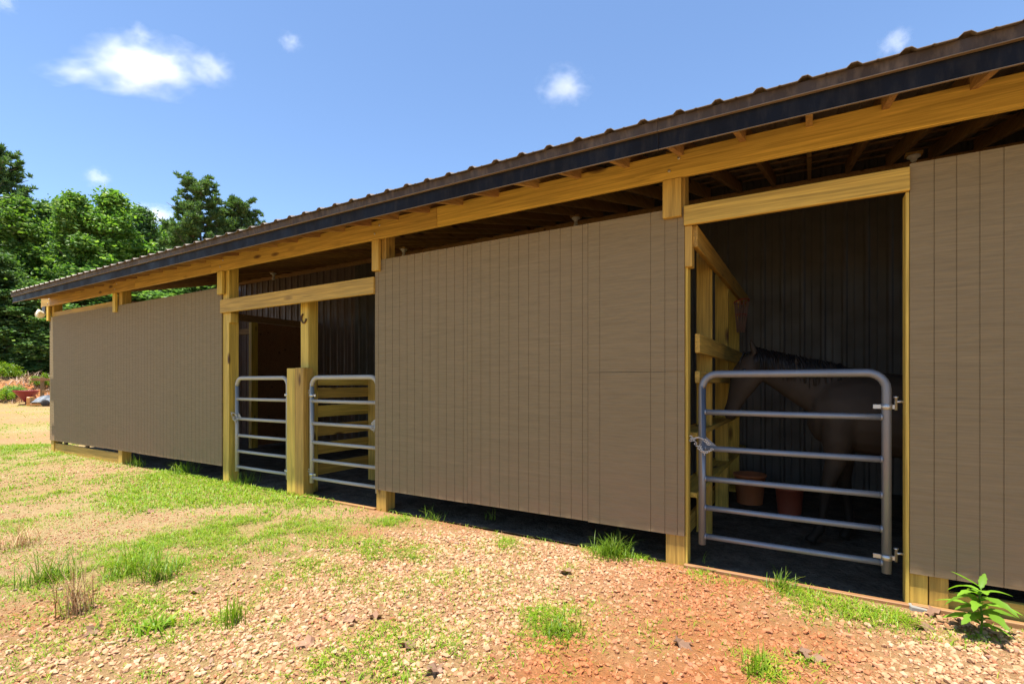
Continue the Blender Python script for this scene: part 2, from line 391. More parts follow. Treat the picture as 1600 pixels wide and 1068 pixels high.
def ground_mat():
    t = NT('clay_and_lawn_ground')
    at_ = t.node('ShaderNodeAttribute', attribute_name='cover'); sp = t.node('ShaderNodeSeparateColor'); t.put(at_.outputs['Color'], sp.inputs[0])
    P = t.coord('Object', (1, 1, 1), False)
    n1 = t.noise(P, 2.2, 6, .6); n2 = t.noise(P, 14, 5, .65); n3 = t.noise(P, 70, 4, .7); n4 = t.noise(P, .35, 5, .6)
    soil = t.ramp(n2, [(.25, (.27, .15, .075)), (.5, (.36, .225, .115)), (.75, (.43, .30, .165))])
    clay = t.ramp(n2, [(.25, (.25, .078, .024)), (.5, (.35, .115, .038)), (.75, (.40, .175, .08))])
    c = t.mix(t.math('MULTIPLY', sp.outputs[1], 1.0, True), soil, clay)
    pale = t.ramp(n2, [(.3, (.34, .245, .125)), (.7, (.43, .33, .185))])
    c = t.mix(t.math('MULTIPLY', sp.outputs[2], .9, True), c, pale)
    gr = t.node('ShaderNodeAttribute', attribute_name='stony'); c = t.mix(t.math('MULTIPLY', gr.outputs['Fac'], t.ramp(n3, [(.35, 1.0), (.62, .35)])), c, (.30, .165, .082))  # red-brown dirt under gravel, darkened further with painted shade between the stones
    gf = t.math('MULTIPLY', sp.outputs[0], t.ramp(n2, [(.25, .35), (.7, 1.0)]), True)
    grass = t.ramp(n3, [(.3, (.16, .19, .03)), (.55, (.26, .27, .05)), (.75, (.42, .36, .13))])
    c = t.mix(t.math('MULTIPLY', gf, .75), c, grass)
    c = t.mix(t.ramp(n3, [(.38, .38), (.55, 0.0)]), c, (.16, .08, .045))  # darker crevices: shade in the fine hollows is put into the colour
    c = t.mix(t.ramp(n4, [(.45, 0.0), (.7, .25)]), c, (.30, .24, .09))
    t.col(c); h = t.math('ADD', t.math('MULTIPLY', n2, .7), t.math('MULTIPLY', n3, .5)); t.bump(h, 1.0, .05); return t.set(.95, spec=.1)

def axis_coords(segs):
    o = []
    for a, b, n in segs: o += list(np.linspace(a, b, n, endpoint=False))
    return np.array(o + [segs[-1][1]])
gx = axis_coords([(-3000, -300, 8), (-300, -90, 14), (-90, -30, 90), (-30, -14, 70), (-14, 3.2, 230), (3.2, 12, 30), (12, 300, 16), (300, 3000, 6)])
gy = axis_coords([(-3000, -200, 8), (-200, -20, 14), (-20, -5.2, 50), (-5.2, .5, 100), (.5, 40, 80), (40, 300, 16), (300, 3000, 8)])
GX, GY = np.meshgrid(gx, gy); GZ = height(GX, GY)
nx, ny = len(gx), len(gy)
ii, jj = np.meshgrid(np.arange(nx-1), np.arange(ny-1)); q0 = (jj*nx+ii).ravel()
gm = np_mesh('ground', np.stack([GX.ravel(), GY.ravel(), GZ.ravel()], 1), np.stack([q0, q0+1, q0+nx+1, q0+nx], 1), True)
gfar = sstep(7, 14, np.hypot(GX, GY-CAM[1]))
gg = np.clip(field(GREEN, GX, GY)*.8, 0, 1)*(1-gfar)+gfar*np.clip((fbm(GX, GY, .45, 9)-.33)*2.6, .1, 1)
s_bank = -.94*GX+.34*GY
redbank = sstep(44.5, 46, s_bank)*(1-sstep(47.5, 49.5, s_bank))
gc = np.clip(field(CLAY, GX, GY), 0, 1)*(1-gfar)+gfar*.15
gc = np.maximum(gc, redbank); gg *= (1-redbank)
gp = np.clip(field(PALE, GX, GY), 0, 1)*(1-gfar*.5)+gfar*np.clip((fbm(GX, GY, .3, 13)-.5)*2.5, 0, .8)
gp *= (1-redbank)
ca = gm.color_attributes.new('cover', 'FLOAT_COLOR', 'POINT')
ca.data.foreach_set('color', np.stack([gg, gc, gp, np.ones_like(gg)], -1).astype(np.float32).ravel())
gs = np.clip(field(GRAV, GX, GY)*.9, 0, .85)*(1-gfar); ca = gm.color_attributes.new('stony', 'FLOAT_COLOR', 'POINT')
ca.data.foreach_set('color', np.stack([gs, gs, gs, np.ones_like(gs)], -1).astype(np.float32).ravel())
tag(link('ground', gm, ground_mat()), kind='structure')

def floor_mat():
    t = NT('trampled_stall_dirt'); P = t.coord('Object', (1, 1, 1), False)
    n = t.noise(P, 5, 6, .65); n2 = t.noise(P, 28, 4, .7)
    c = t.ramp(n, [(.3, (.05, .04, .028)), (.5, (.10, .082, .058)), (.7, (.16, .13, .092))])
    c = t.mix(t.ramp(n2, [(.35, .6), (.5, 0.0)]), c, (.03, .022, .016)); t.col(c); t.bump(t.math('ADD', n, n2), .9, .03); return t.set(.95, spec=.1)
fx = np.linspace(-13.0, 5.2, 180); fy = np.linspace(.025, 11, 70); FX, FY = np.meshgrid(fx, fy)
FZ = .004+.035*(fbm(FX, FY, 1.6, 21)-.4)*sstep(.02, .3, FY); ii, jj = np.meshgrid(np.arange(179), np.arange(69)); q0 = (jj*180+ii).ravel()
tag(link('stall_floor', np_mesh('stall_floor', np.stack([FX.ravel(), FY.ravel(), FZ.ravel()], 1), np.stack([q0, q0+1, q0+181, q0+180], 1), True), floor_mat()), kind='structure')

# ------------------------------------------------------------------ the barn
barn = tag(empty('horse_barn'), 'long taupe sided horse barn with pine posts and brown metal roof', 'barn')
SL = .25
def roof_z(y): return 3.06+SL*(y+.62)

# grooved siding sheets
def sheet(x0, x1, z0, z1, grooves, name='siding_sheet', y=0.0, t=.016):
    gd, gw = .004, .0028
    prof = [(x0, y), (x0, y-t)]
    for g in sorted(grooves):
        if x0+.02 < g < x1-.02: prof += [(g-gw, y-t), (g-gw*.6, y-t+gd), (g+gw*.6, y-t+gd), (g+gw, y-t)]
    prof += [(x1, y-t), (x1, y)]
    return MB().extrude(prof, lambda p, k: (p[0], p[1], z1 if k else z0)).build(name, SIDING, barn)
def grooves(a, b, start, step=.1016): return [start+step*k for k in range(-60, 200) if a < start+step*k < b]
xs = [-13.06+1.2260*k for k in range(6)]
for k in range(5): sheet(xs[k]+.0015, xs[k+1]-.0015, .222+random.uniform(-.004, .004), 2.67, grooves(xs[k], xs[k+1], -13.0+.002*k))
sheet(-4.0, -2.7865, .222, 2.668, grooves(-4, -2.79, -3.95)); sheet(-2.7835, -1.5665, .226, 2.668, grooves(-2.79, -1.56, -2.73))
sheet(-1.5635, -.80, .22, 1.444, [-1.462, -1.05, -.942, -.85]); sheet(-1.5635, -.80, 1.447, 2.668, [-1.462, -1.05, -.942, -.85])
for a in (.522, 1.744, 2.966): sheet(a+.0015, a+1.2205, .205, 2.69, grooves(a, a+1.22, .536))

# posts, blocks, beams, headers
PX = [-13.06, -10.10, -6.93, -4.0, -.94]
for x in PX: bx('post', WZ, barn, x, x+.14, .002, .142, -.1, 3.10+SL*.07)
bx('door_post', WZ, barn, .524, .612, .002, .14, -.02, 2.66); bx('door_post', WZ, barn, .618, .708, .004, .14, -.05, 2.66)
bx('post', WZ, barn, 4.6, 4.74, .002, .142, -.1, 3.1); bx('post', WZ, barn, 2.1, 2.24, .002, .142, -.1, 3.1)
for x, w, zb in ((-.95, .135, 2.595), (-4.01, .10, 2.55), (-6.97, .12, 2.57), (-10.16, .10, 2.56), (-13.1, .10, 2.6)):
    bx('beam_block', WZ, barn, x, x+w, -.058, -.0185, zb, 2.879)
bl = [(-13.38, -9.35), (-9.348, -7.12), (-7.118, -3.12), (-3.118, 1.66), (1.662, 5.2)]
for a, b in bl: bx('eave_beam', WX, barn, a, b, -.058, -.020, 2.882, 3.074)
for x in (-12.99, -10.03, -6.86, -3.93, -.87):
    for dx, z in ((-.03, 2.94), (.04, 3.02)): MB().lathe([(.011, 0), (.011, .004), (.007, .008)], 10, (x+dx, -.0585, z), Matrix.Rotation(R(90), 3, 'X')).build('bolt', STEEL, barn)
bx('header', WX, barn, -.80, .5215, -.040, -.002, 2.525, 2.668); bx('header', WX, barn, -6.93, -4.0, -.040, -.002, 2.315, 2.495)
bx('header_block', WZ, barn, -.798, -.745, -.018, .075, 2.22, 2.522); bx('header_block', WZ, barn, -6.788, -6.74, .0, .1, 2.18, 2.313)
bx('door_jamb', WZ, barn, -.799, -.781, .006, .11, 0, 2.52); bx('door_jamb', WZ, barn, .503, .5215, -.016, .1, 0, 2.523)
bx('top_rail', WX, barn, -12.92, -10.10, .004, .042, 2.62, 2.765)
# middle double stub post carrying the two narrow gates
bx('gate_post', WZ, barn, -5.53, -5.375, .0, .14, -.05, 1.54); bx('gate_post', WZ, barn, -5.373, -5.215, .0, .14, -.05, 1.545)
bx('post', WZ, barn, -5.46, -5.31, .143, .285, -.05, 2.44)
# skirt boards and sill
bx('skirt_board', WX, barn, -12.92, -10.1, .02, .058, -.02, .165)
for x in (-12.6, -11.6): bx('skirt_block', WZD, barn, x, x+.09, .06, .1, 0, .3)
bx('skirt_board', WX, barn, .71, 2.1, .05, .088, -.03, .105); bx('skirt_board', WX, barn, 2.24, 4.6, .05, .088, -.03, .105)
bx('door_sill', WXD, barn, -.80, .52, -.045, -.005, -.03, .022); bx('door_sill', WXD, barn, .53, 2.1, -.05, -.012, -.04, .03)
bx('door_sill', WXD, barn, -5.2, -4.0, -.03, .01, -.04, .02)

# rafters, purlins, roofing sheets
def slope_bar(w, y0, y1, zoff0, zoff1):
    m = MB(); z = lambda y: SL*(y+.62)
    m.extrude([(-w/2, zoff0), (w/2, zoff0), (w/2, zoff1), (-w/2, zoff1)], lambda p, k: (p[0], y1 if k else y0, z(y1 if k else y0)+p[1]))
    return m.mesh('rafter')
rm = slope_bar(.038, -.549, 5.5, -.165, -.023); rm.materials.append(RAFT)
for k in range(-32, 13):
    o = link('rafter', rm, None, barn); o.location = (.4035*k+random.uniform(-.012, .012), 0, 3.06)
for k, y in enumerate([-.46, .05, .62, 1.2, 1.8, 2.4, 3.0, 3.6, 4.2, 4.8, 5.35]):
    m = MB(); z = roof_z(y)
    m.extrude([(y, z-.0215), (y+.089, z-.0215+SL*.089), (y+.089, z-.0025+SL*.089), (y, z-.0025)], lambda p, q: (5.2 if q else -13.1, p[0], p[1]))
    m.build('purlin', PURL, barn)
def rib_profile(n, pitch=.2286, h=.020, t=.0035, minor=.004):
    top = [(0, 0)]
    for k in range(n):
        c = pitch*(k+.5)
        top += [(c-.036, 0), (c-.014, h), (c+.014, h), (c+.036, 0), (c+pitch*.5-.022, 0), (c+pitch*.5-.012, minor), (c+pitch*.5-.002, 0)]
    top[-1] = (pitch*n, 0)
    return top + [(x, z-t) for x, z in reversed(top)]
m = MB(); m.extrude(rib_profile(4), lambda p, k: (p[0], 5.52 if k else -.625, SL*((5.52 if k else -.625)+.62)+p[1])); rs = m.mesh('roof_sheet'); rs.materials.append(ROOF)
x = -.025-.1143-.9144*14
while x < 5.0:
    o = link('roof_sheet', rs, None, barn); o.location = (x, 0, 3.0600+random.uniform(0, .0015)); x += .9146
m = MB(); m.extrude([(5.5, 4.592), (11.7, 3.05), (11.7, 3.04), (5.5, 4.58)], lambda p, k: (5.2 if k else -13.1, p[0], p[1])); m.build('rear_roof_slope', ROOF, barn)
# eave: black fascia in lengths, brown trim with pale hem
for a, b in ((-13.06, -10.0), (-9.998, -6.95), (-6.948, -3.9), (-3.898, -.85), (-.848, 2.2), (2.202, 5.2)):
    bx('fascia', FASC, barn, a, b, -.558, -.5505, 2.892, 3.05, .002)
    m = MB(); m.extrude([(-.5785, 3.004), (-.5905, 3.062), (-.5605, 3.07), (-.5605, 3.004)], lambda p, k: (b if k else a, p[0], p[1])); tr = m.build('eave_trim', TRIM, barn)
    bx('hem', HEM, tr, a, b, -.5845, -.5595, 2.9975, 3.0025, .001)
    bx('hem', HEM, tr, a, b, -.5625, -.5485, 2.886, 2.8905, .001)

# inner walls of ribbed metal
def wall_sheet_mesh(h, pitch=.2286, n=4):
    pr = rib_profile(n, pitch, .022, .001, .006); m = MB(); m.extrude(pr, lambda p, k: (p[0], -p[1], h if k else .02)); return m.mesh('metal_wall_sheet')
hw = 3.06+SL*(3.66+.62)-.02
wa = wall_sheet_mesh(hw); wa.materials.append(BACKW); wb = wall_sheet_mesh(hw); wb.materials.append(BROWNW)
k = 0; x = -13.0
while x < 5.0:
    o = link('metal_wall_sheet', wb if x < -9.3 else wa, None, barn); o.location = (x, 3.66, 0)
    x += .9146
bx('wall_girt', RAFT, barn, -13.0, 5.2, 3.59, 3.63, 3.88, 3.97)
bx('wall_girt', PURL, barn, -13.0, -10.0, 3.585, 3.63, 2.6, 2.74)
bx('plywood_lining', WXD, barn, -9.99, -9.97, 2.42, 3.58, .05, 2.62); bx('stall_door_post', WZ, barn, -10.03, -9.93, 2.26, 2.40, 0, 2.62)
bx('stall_door_header', PURL, barn, -10.03, -9.93, .15, 3.58, 2.63, 2.76)
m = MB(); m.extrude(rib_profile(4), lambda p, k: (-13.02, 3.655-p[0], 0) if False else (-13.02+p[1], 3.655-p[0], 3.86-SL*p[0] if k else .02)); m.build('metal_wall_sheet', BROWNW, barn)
bx('end_wall', BACKW, barn, -13.06, -13.03, 3.68, 7.4, 0, 3.9); bx('rear_wall', BACKW, barn, -13.0, 5.2, 7.4, 7.44, 0, 4.1); bx('end_wall', BACKW, barn, 5.2, 5.24, 0, 7.4, 0, 3.2)
# open left end: posts, rails
bx('post', WZ, barn, -13.06, -12.92, 3.5, 3.64, -.1, 2.6); bx('post', WZ, barn, -13.06, -12.92, 1.75, 1.89, -.1, 2.55)
bx('end_rail', WY, barn, -13.04, -13.0, .15, 3.5, .85, .99); bx('end_rail', WY, barn, -13.04, -13.0, .15, 3.5, 1.45, 1.59)

# slatted partition beside the right-hand door
for y in (.90, 1.95, 2.92): bx('partition_post', WZ, barn, -.885, -.7525, y, y+.04, 0, 2.545)
bx('partition_top_rail', WY, barn, -.751, -.713, .02, 3.58, 2.37, 2.53)
for z0, z1 in ((1.59, 1.735), (1.36, 1.45)): bx('partition_board', WY, barn, -.751, -.716, .12, 3.58, z0, z1)
for z0, z1 in ((.94, .98), (.48, .52)): bx('partition_ledge', WY, barn, -.93, -.74, .15, 3.58, z0, z1)
bx('partition_board', WY, barn, -.93, -.895, .15, 3.58, .05, .2)
# board partition between the two narrow stalls
for z0, z1 in ((1.33, 1.43), (1.17, 1.30), (.93, 1.075), (.69, .835), (.46, .605), (.2, .345)): bx('partition_board', WY, barn, -5.36, -5.322, .29, 3.6, z0, z1)
for y in (1.12, 2.3, 3.4): bx('partition_post', WZ, barn, -5.32, -5.18, y, y+.14, 0, 1.45)
bx('partition_post', WZ, barn, -5.5, -5.362, 3.3, 3.44, 0, 3.5)
# ------------------------------------------------------------------ gates
def gate(name, x0, x1, y, mat, hinge_left, label, chain=True):
    g = tag(empty(name, ((x0+x1)/2, y, .16)), label, 'gate')
    ox, oz = (x0+x1)/2, .16; w = (x1-x0)/2-.027; H = 1.285; r = .105; pts = [(-w, 0, .0), (-w, 0, H-r-.02)]
    for k in range(7):
        a = math.pi*k/12; pts.append((-w+r-r*math.cos(a), 0, H-.02-r+r*math.sin(a)))
    for k in range(7):
        a = math.pi*k/12; pts.append((w-r+r*math.sin(a), 0, H-.02-r+r*math.cos(a)))
    pts += [(w, 0, 0)]
    MB().tube(pts, .0265, 14).build('frame', mat, g)
    for z in (1.144, .876, .65, .435, .222):
        m = MB(); m.tube([(-w+.02, 0, z-oz), (0, .001, z-oz-.002), (w-.02, 0, z-oz)], .0205, 12)
        m.tube([(-w+.018, 0, z-oz), (-w+.032, 0, z-oz)], .024, 12); m.tube([(w-.032, 0, z-oz), (w-.018, 0, z-oz)], .024, 12)
        m.build('rail', mat, g)
    s = -1 if hinge_left else 1
    for z in (1.21, .26):
        m = MB(); c = s*w; zz = z-oz
        m.lathe([(.031, -.017), (.031, .017)], 14, (c, 0, zz)); m.box(min(c-s*.07, c+s*.055), max(c-s*.07, c+s*.055), -.005, .005, zz-.014, zz+.014, .002)
        m.lathe([(.009, -.02), (.009, .055), (.014, .057), (.014, .066)], 8, (c+s*.048, 0, zz))
        m.tube([(c+s*.04, 0, zz+.03), (c+s*.07, .0, zz+.034), (c+s*.112, .01, zz+.03)], .008, 8)
        m.build('hinge', STEEL, g)
    m = MB(); c = -s*w
    m.add([(c+s*.02, -.003, .876-oz+.02), (c+s*.10, -.003, .876-oz+.02), (c+s*.02, -.003, .876-oz+.09), (c+s*.02, .003, .876-oz+.02), (c+s*.10, .003, .876-oz+.02), (c+s*.02, .003, .876-oz+.09)],
          [(0, 1, 2), (5, 4, 3), (0, 3, 4, 1), (1, 4, 5, 2), (2, 5, 3, 0)]); m.build('latch_plate', mat, g)
    m = MB(); rr = random.Random(3 if hinge_left else 5)
    def torus(cx, cy, cz, R1, R2, r0, M):
        pt = []
        for k in range(11):
            a = 2*math.pi*k/10; pt.append(Vector((cx, cy, cz))+M @ Vector((R1*math.cos(a), R2*math.sin(a), 0)))
        m.tube(pt, r0, 5, False)
    zc = .876-oz+.055
    for st in range(2):
        n = 13
        for k in range(n):
            q = k/(n-1); xx = c-s*.075+s*q*(.13+.02*st); yy = -.036-.012*math.sin(q*math.pi)-.004*st
            z = zc+.035*math.sin(q*3.1+st*1.7)-.05*st*math.sin(q*math.pi)-.02*q
            M = Matrix.Rotation(rr.uniform(0, 6.28), 3, 'X') @ Matrix.Rotation(rr.uniform(-.7, .7), 3, 'Z'); torus(xx, yy, z, .011, .007, .0024, M)
    for k in range(9): torus(c-s*.01+s*.004*k, -.038, zc-.03-.008*k, .010, .007, .0024, Matrix.Rotation(rr.uniform(0, 6.28), 3, 'Y'))
    m.build('chain', CHAIN, g)
    return g
gate('tube_gate', -.715, .445, .065, GALV, False, 'blue grey tube gate closed across the stall doorway with the horse')
gate('tube_gate', -6.735, -5.575, .07, GALVB, False, 'pale tube gate left of the double wooden gate post')
gate('tube_gate', -5.175, -4.02, .07, GALVB, True, 'pale tube gate right of the double wooden gate post')

# ------------------------------------------------------------------ fittings
def lampholder(x, y, label):
    z = 3.06+SL*(y+.62)-.166
    o = tag(empty('lampholder', (x, y, z)), label, 'lamp', 'bare bulb lampholders under the roof')
    bx('mount_board', RAFT, o, -.07, .07, -.05, .05, -.03, .0)
    MB().lathe([(.058, -.03), (.058, -.045), (.03, -.062), (.026, -.085)], 18).build('socket', PORC, o)
    MB().lathe([(.014, -.085), (.02, -.10), (.031, -.125), (.033, -.145), (.026, -.165), (.010, -.176)], 16).build('bulb', PORC, o)
lampholder(-2.81, 2.6, 'white bulb socket over the middle siding panel, near its right end')
lampholder(-6.03, 2.6, 'white bulb socket just right of the block at the panel left end')
lampholder(-9.7, 2.6, 'white bulb socket above the header of the left pair of gates')
lampholder(.91, 2.6, 'large white bulb socket at top corner of rightmost siding panel')

hs = MB(); pts = []
for k in range(15):
    a = math.pi*(-.22-.98*1.42*k/14+.2); pts.append((.045*math.cos(a), 0, .058*math.sin(a)))
hs.tube(pts, [.007]+[.010]*13+[.007], 6); o = hs.build('horseshoe', IRON); o.location = (-5.385, .132, 2.16)
tag(o, 'rusty horseshoe nailed high on the middle gate post', 'horseshoe')

fl = tag(empty('flood_light', (-13.2, -.03, 2.78)), 'twin head cream flood light under the far left roof corner', 'light')
bx('bracket', DARKP, fl, -.06, .10, -.05, .05, .0, .11)
for nm, dx, dy, M in (('lamp_head', -.20, -.04, Vector((.85, -.35, -.35)).to_track_quat('Z', 'Y').to_matrix()), ('lamp_head', .02, -.12, Matrix.Rotation(R(80), 3, 'X'))):
    h = MB().lathe([(.03, -.10), (.045, -.06), (.07, .0), (.078, .02)], 16, (dx, dy, -.03), M).build(nm, CREAM, fl)
    MB().lathe([(.07, .0205), (.05, .03), (.01, .033)], 16, (dx, dy, -.03), M).build('lens', CREAM, h)

hp = tag(empty('hoop_net', (-.78, 2.6, 2.32)), 'red hoop with white net fixed at end of slatted partition', 'hoop')
m = MB(); m.tube([(.08*math.cos(2*math.pi*k/20)+.09, .16*math.sin(2*math.pi*k/20), .02*math.cos(2*math.pi*k/20)) for k in range(21)], .008, 6, False); m.build('ring', REDHOOP, hp)
m = MB()
for k in range(12):
    a = 2*math.pi*k/12; b = a+.5
    for aa, bb in ((a, b), (a, a-.5)):
        m.tube([(.09+.08*math.cos(aa), .16*math.sin(aa), 0), (.085+.06*math.cos((aa+bb)/2), .11*math.sin((aa+bb)/2), -.16), (.08+.04*math.cos(bb), .07*math.sin(bb), -.36)], .005, 5)
m.build('net', NETM, hp)
m = MB(); m.tube([(.085+.062*math.cos(2*math.pi*k/16), .113*math.sin(2*math.pi*k/16), -.16) for k in range(17)], .005, 5, False); m.build('band', REDHOOP, hp)

def pail(x, y, r, h, mat, label):
    o = tag(empty('pail', (x, y, .01)), label, 'bucket')
    MB().lathe([(r*.80, 0), (r*.98, h), (r*1.05, h), (r*1.05, h-.025), (r*1.0, h-.03)], 24, cap=False).lathe([(r*.78, .004), (r*.93, h-.004), (r*.98, h)], 24, cap=False).lathe([(r*.8, .004), (.001, .003)], 24, cap=False).build('body', mat, o)
    m = MB(); m.tube([(r*math.cos(math.pi*k/10), .3*r*math.sin(math.pi*k/10), h-.03-.5*r*math.sin(math.pi*k/10)*.4) for k in range(11)], .004, 5); m.build('handle', STEEL, o)
pail(-.58, 2.35, .165, .33, PAIL, 'orange rubber bucket on the stall floor behind the gate')
pail(-.18, 2.05, .135, .28, PAIL2, 'smaller rust red bucket on the stall floor behind the gate')
bl_ = bx('concrete_block', CONC, None, -.05, .055, -.03, .03, -.03, .022, .006); bl_.location = (.565, -.035, 0); bl_.rotation_euler = (0, R(6), R(8))
tag(bl_, 'small grey concrete chunk at foot of the right door post', 'concrete')

# ------------------------------------------------------------------ the horse
def coat_mat():
    t = NT('dun_horse_coat'); P = t.coord('Object', (1, 1, 1), False)
    n = t.noise(P, 3, 4); n2 = t.noise(P, 60, 3)
    c = t.ramp(n, [(.3, (.03, .021, .013)), (.55, (.05, .036, .024)), (.75, (.07, .051, .034))])
    c = t.mix(t.math('MULTIPLY', n2, .3), c, (.05, .035, .022)); sp = t.node('ShaderNodeSeparateXYZ'); t.put(P, sp.inputs[0])
    c = t.mix(t.ramp(t.math('ADD', sp.outputs[2], t.math('MULTIPLY', t.noise(P, 5, 3), .12)), [(.5, .96), (.8, 0.0)]), c, (.010, .008, .006))  # dark legs, painted darker downward so they fade into the stall's shade
    c = t.mix(t.ramp(t.math('ADD', sp.outputs[0], t.math('MULTIPLY', t.noise(P, 4, 3), .3)), [(.62, 0.0), (.95, .8)]), c, (.02, .015, .012))
    t.col(c); t.bump(n2, .2, .004); return t.set(.65, spec=.2)
COAT = coat_mat(); HAIR = metal_mat('dark_horse_hair', (.012, .010, .009), .55, 0, (.04, .03, .02), .3, 2)
HOOF = metal_mat('hoof_horn', (.05, .04, .03), .5, 0, (.1, .08, .05), .3, 2); EYE = metal_mat('dark_wet_eye', (.01, .007, .005), .08, 0, (.02, .01, .01), .2, 2)
def loft(mb, st, n=16):
    """st: (centre, half size across y, half size in plane, in-plane normal)"""
    vs = []; fs = []; m_ = len(st)
    for i, (c, ry, rp) in enumerate(st):
        c0 = Vector(st[max(i-1, 0)][0]); c1 = Vector(st[min(i+1, m_-1)][0]); t = (c1-c0).normalized()
        side = Vector((0, 1, 0)); up = t.cross(side).normalized(); side = up.cross(t).normalized()
        for k in range(n):
            a = 2*math.pi*k/n; vs.append(Vector(c)+side*ry*math.cos(a)+up*rp*math.sin(a))
    for i in range(m_-1):
        for k in range(n):
            k2 = (k+1) % n; fs.append((i*n+k, i*n+k2, (i+1)*n+k2, (i+1)*n+k))
    fs += [tuple(range(n))[::-1], tuple((m_-1)*n+k for k in range(n))]; mb.add(vs, fs, True)
horse = tag(empty('horse', (.06, 1.14, 0)), 'dun horse with dark mane standing in the stall behind the right gate', 'horse')
hb = MB()
loft(hb, [((-.06, 0, 1.10), .06, .10), ((-.02, 0, 1.09), .15, .21), ((.10, 0, 1.10), .21, .31), ((.30, 0, 1.12), .25, .34), ((.6, 0, 1.09), .275, .335), ((.9, 0, 1.08), .28, .325), ((1.15, 0, 1.12), .265, .32), ((1.35, 0, 1.16), .25, .30), ((1.5, 0, 1.17), .19, .24), ((1.59, 0, 1.15), .09, .13)])
loft(hb, [((.28, 0, 1.22), .15, .24), ((.08, 0, 1.29), .12, .24), ((-.12, 0, 1.385), .095, .20), ((-.30, 0, 1.47), .08, .155), ((-.44, 0, 1.535), .07, .12), ((-.54, 0, 1.57), .055, .075)])
loft(hb, [((-.47, 0, 1.615), .045, .05), ((-.50, 0, 1.56), .075, .10), ((-.54, 0, 1.45), .085, .135), ((-.58, 0, 1.36), .08, .125), ((-.625, 0, 1.25), .058, .088), ((-.66, 0, 1.16), .048, .068), ((-.685, 0, 1.09), .052, .068), ((-.695, 0, 1.045), .045, .05), ((-.70, 0, 1.02), .02, .025)])
def leg(pts):
    loft(hb, [((x, y, z), r*.92, r*1.05) for x, y, z, r in pts], 12)
for s, dx in ((-1, -.05), (1, .06)):
    y = .13*s
    leg([(.16, y*1.0, 1.08, .15), (.15+dx*.3, y*1.1, .88, .11), (.16+dx*.6, y, .72, .078), (.13+dx, y, .56, .058), (.12+dx*1.3, y, .45, .055), (.12+dx*1.5, y, .38, .040), (.12+dx*1.8, y, .22, .034), (.11+dx*2, y, .15, .044), (.08+dx*2.1, y, .09, .036), (.06+dx*2.2, y, .05, .045), (.05+dx*2.2, y, .03, .05)])
    leg([(1.36, y*.9, 1.10, .20), (1.30, y*1.15, .88, .16), (1.30+dx, y*1.1, .74, .115), (1.42+dx, y, .58, .075), (1.50+dx, y, .49, .06), (1.49+dx, y, .42, .048), (1.45+dx, y, .24, .037), (1.43+dx, y, .15, .046), (1.39+dx, y, .09, .038), (1.37+dx, y, .05, .046), (1.36+dx, y, .03, .05)])
for s in (-1, 1):
    loft(hb, [((-.475, .045*s, 1.60), .03, .03), ((-.49, .06*s, 1.66), .028, .03), ((-.51, .07*s, 1.72), .018, .022), ((-.52, .075*s, 1.765), .004, .005)], 8)
body = hb.build('body', COAT, horse)
rmod = body.modifiers.new('remesh', 'REMESH'); rmod.mode = 'VOXEL'; rmod.voxel_size = .016; rmod.use_smooth_shade = True
smod = body.modifiers.new('smooth', 'SMOOTH'); smod.iterations = 9; smod.factor = .5
for s in (-1, 1): MB().ellipsoid((-.565, .075*s, 1.475), (.02, .012, .016)).build('eye', EYE, horse)
m = MB(); rr = random.Random(4)
for k in range(260):
    q = rr.random(); x0 = -.50+.66*q; z0 = 1.64-.17*q-.02*(q*(1-q))+rr.uniform(-.01, .02)
    x1 = x0+rr.uniform(-.02, .06); y0 = rr.uniform(-.015, .015); sd = -1 if rr.random() < .75 else 1; L = rr.uniform(.08, .20)
    m.tube([(x0, y0, z0-.02), (x0+.01, y0+sd*.03, z0+.028), (x1, y0+sd*.085, z0-L*.4), (x1+.01, y0+sd*.11, z0-L)], [.006, .008, .006, .002], 4)
m.build('mane', HAIR, horse)
m = MB()
for k in range(24):
    a = rr.uniform(-.05, .05); m.tube([(-.48, a*.5, 1.64), (-.57, a, 1.64), (-.60, a*1.3, 1.56), (-.605, a*1.3, 1.5-rr.random()*.06)], [.006, .008, .006, .002], 4)
m.build('forelock', HAIR, horse)
m = MB()
for k in range(90):
    a, b = rr.uniform(-.05, .05), rr.uniform(-.04, .04); m.tube([(1.57, a*.3, 1.28), (1.66+b*.4, a*.7, 1.2), (1.69+b, a*1.3, .9), (1.67+b*1.3, a*1.4, .55), (1.66+b, a, .38+rr.random()*.15)], [.008, .010, .010, .008, .002], 4)
m.build('tail', HAIR, horse)

# ------------------------------------------------------------------ gravel, grass, straw on the yard
def sample_yard(n, dmin, dmax, umax=1.3):
    d = np.sqrt(RNG.uniform(dmin**2, dmax**2, n)); u = RNG.uniform(-umax, umax, n)
    c, s_ = math.cos(YAW), math.sin(YAW); X = d*(-s_+c*u); Y = CAM[1]+d*(c+s_*u); return X, Y, d
t_ = (1+5**.5)/2
ICO = np.array([(-1, t_, 0), (1, t_, 0), (-1, -t_, 0), (1, -t_, 0), (0, -1, t_), (0, 1, t_), (0, -1, -t_), (0, 1, -t_), (t_, 0, -1), (t_, 0, 1), (-t_, 0, -1), (-t_, 0, 1)])/math.hypot(1, t_)
ICF = np.array([(0, 11, 5), (0, 5, 1), (0, 1, 7), (0, 7, 10), (0, 10, 11), (1, 5, 9), (5, 11, 4), (11, 10, 2), (10, 7, 6), (7, 1, 8), (3, 9, 4), (3, 4, 2), (3, 2, 6), (3, 6, 8), (3, 8, 9), (4, 9, 5), (2, 4, 11), (6, 2, 10), (8, 6, 7), (9, 8, 1)])
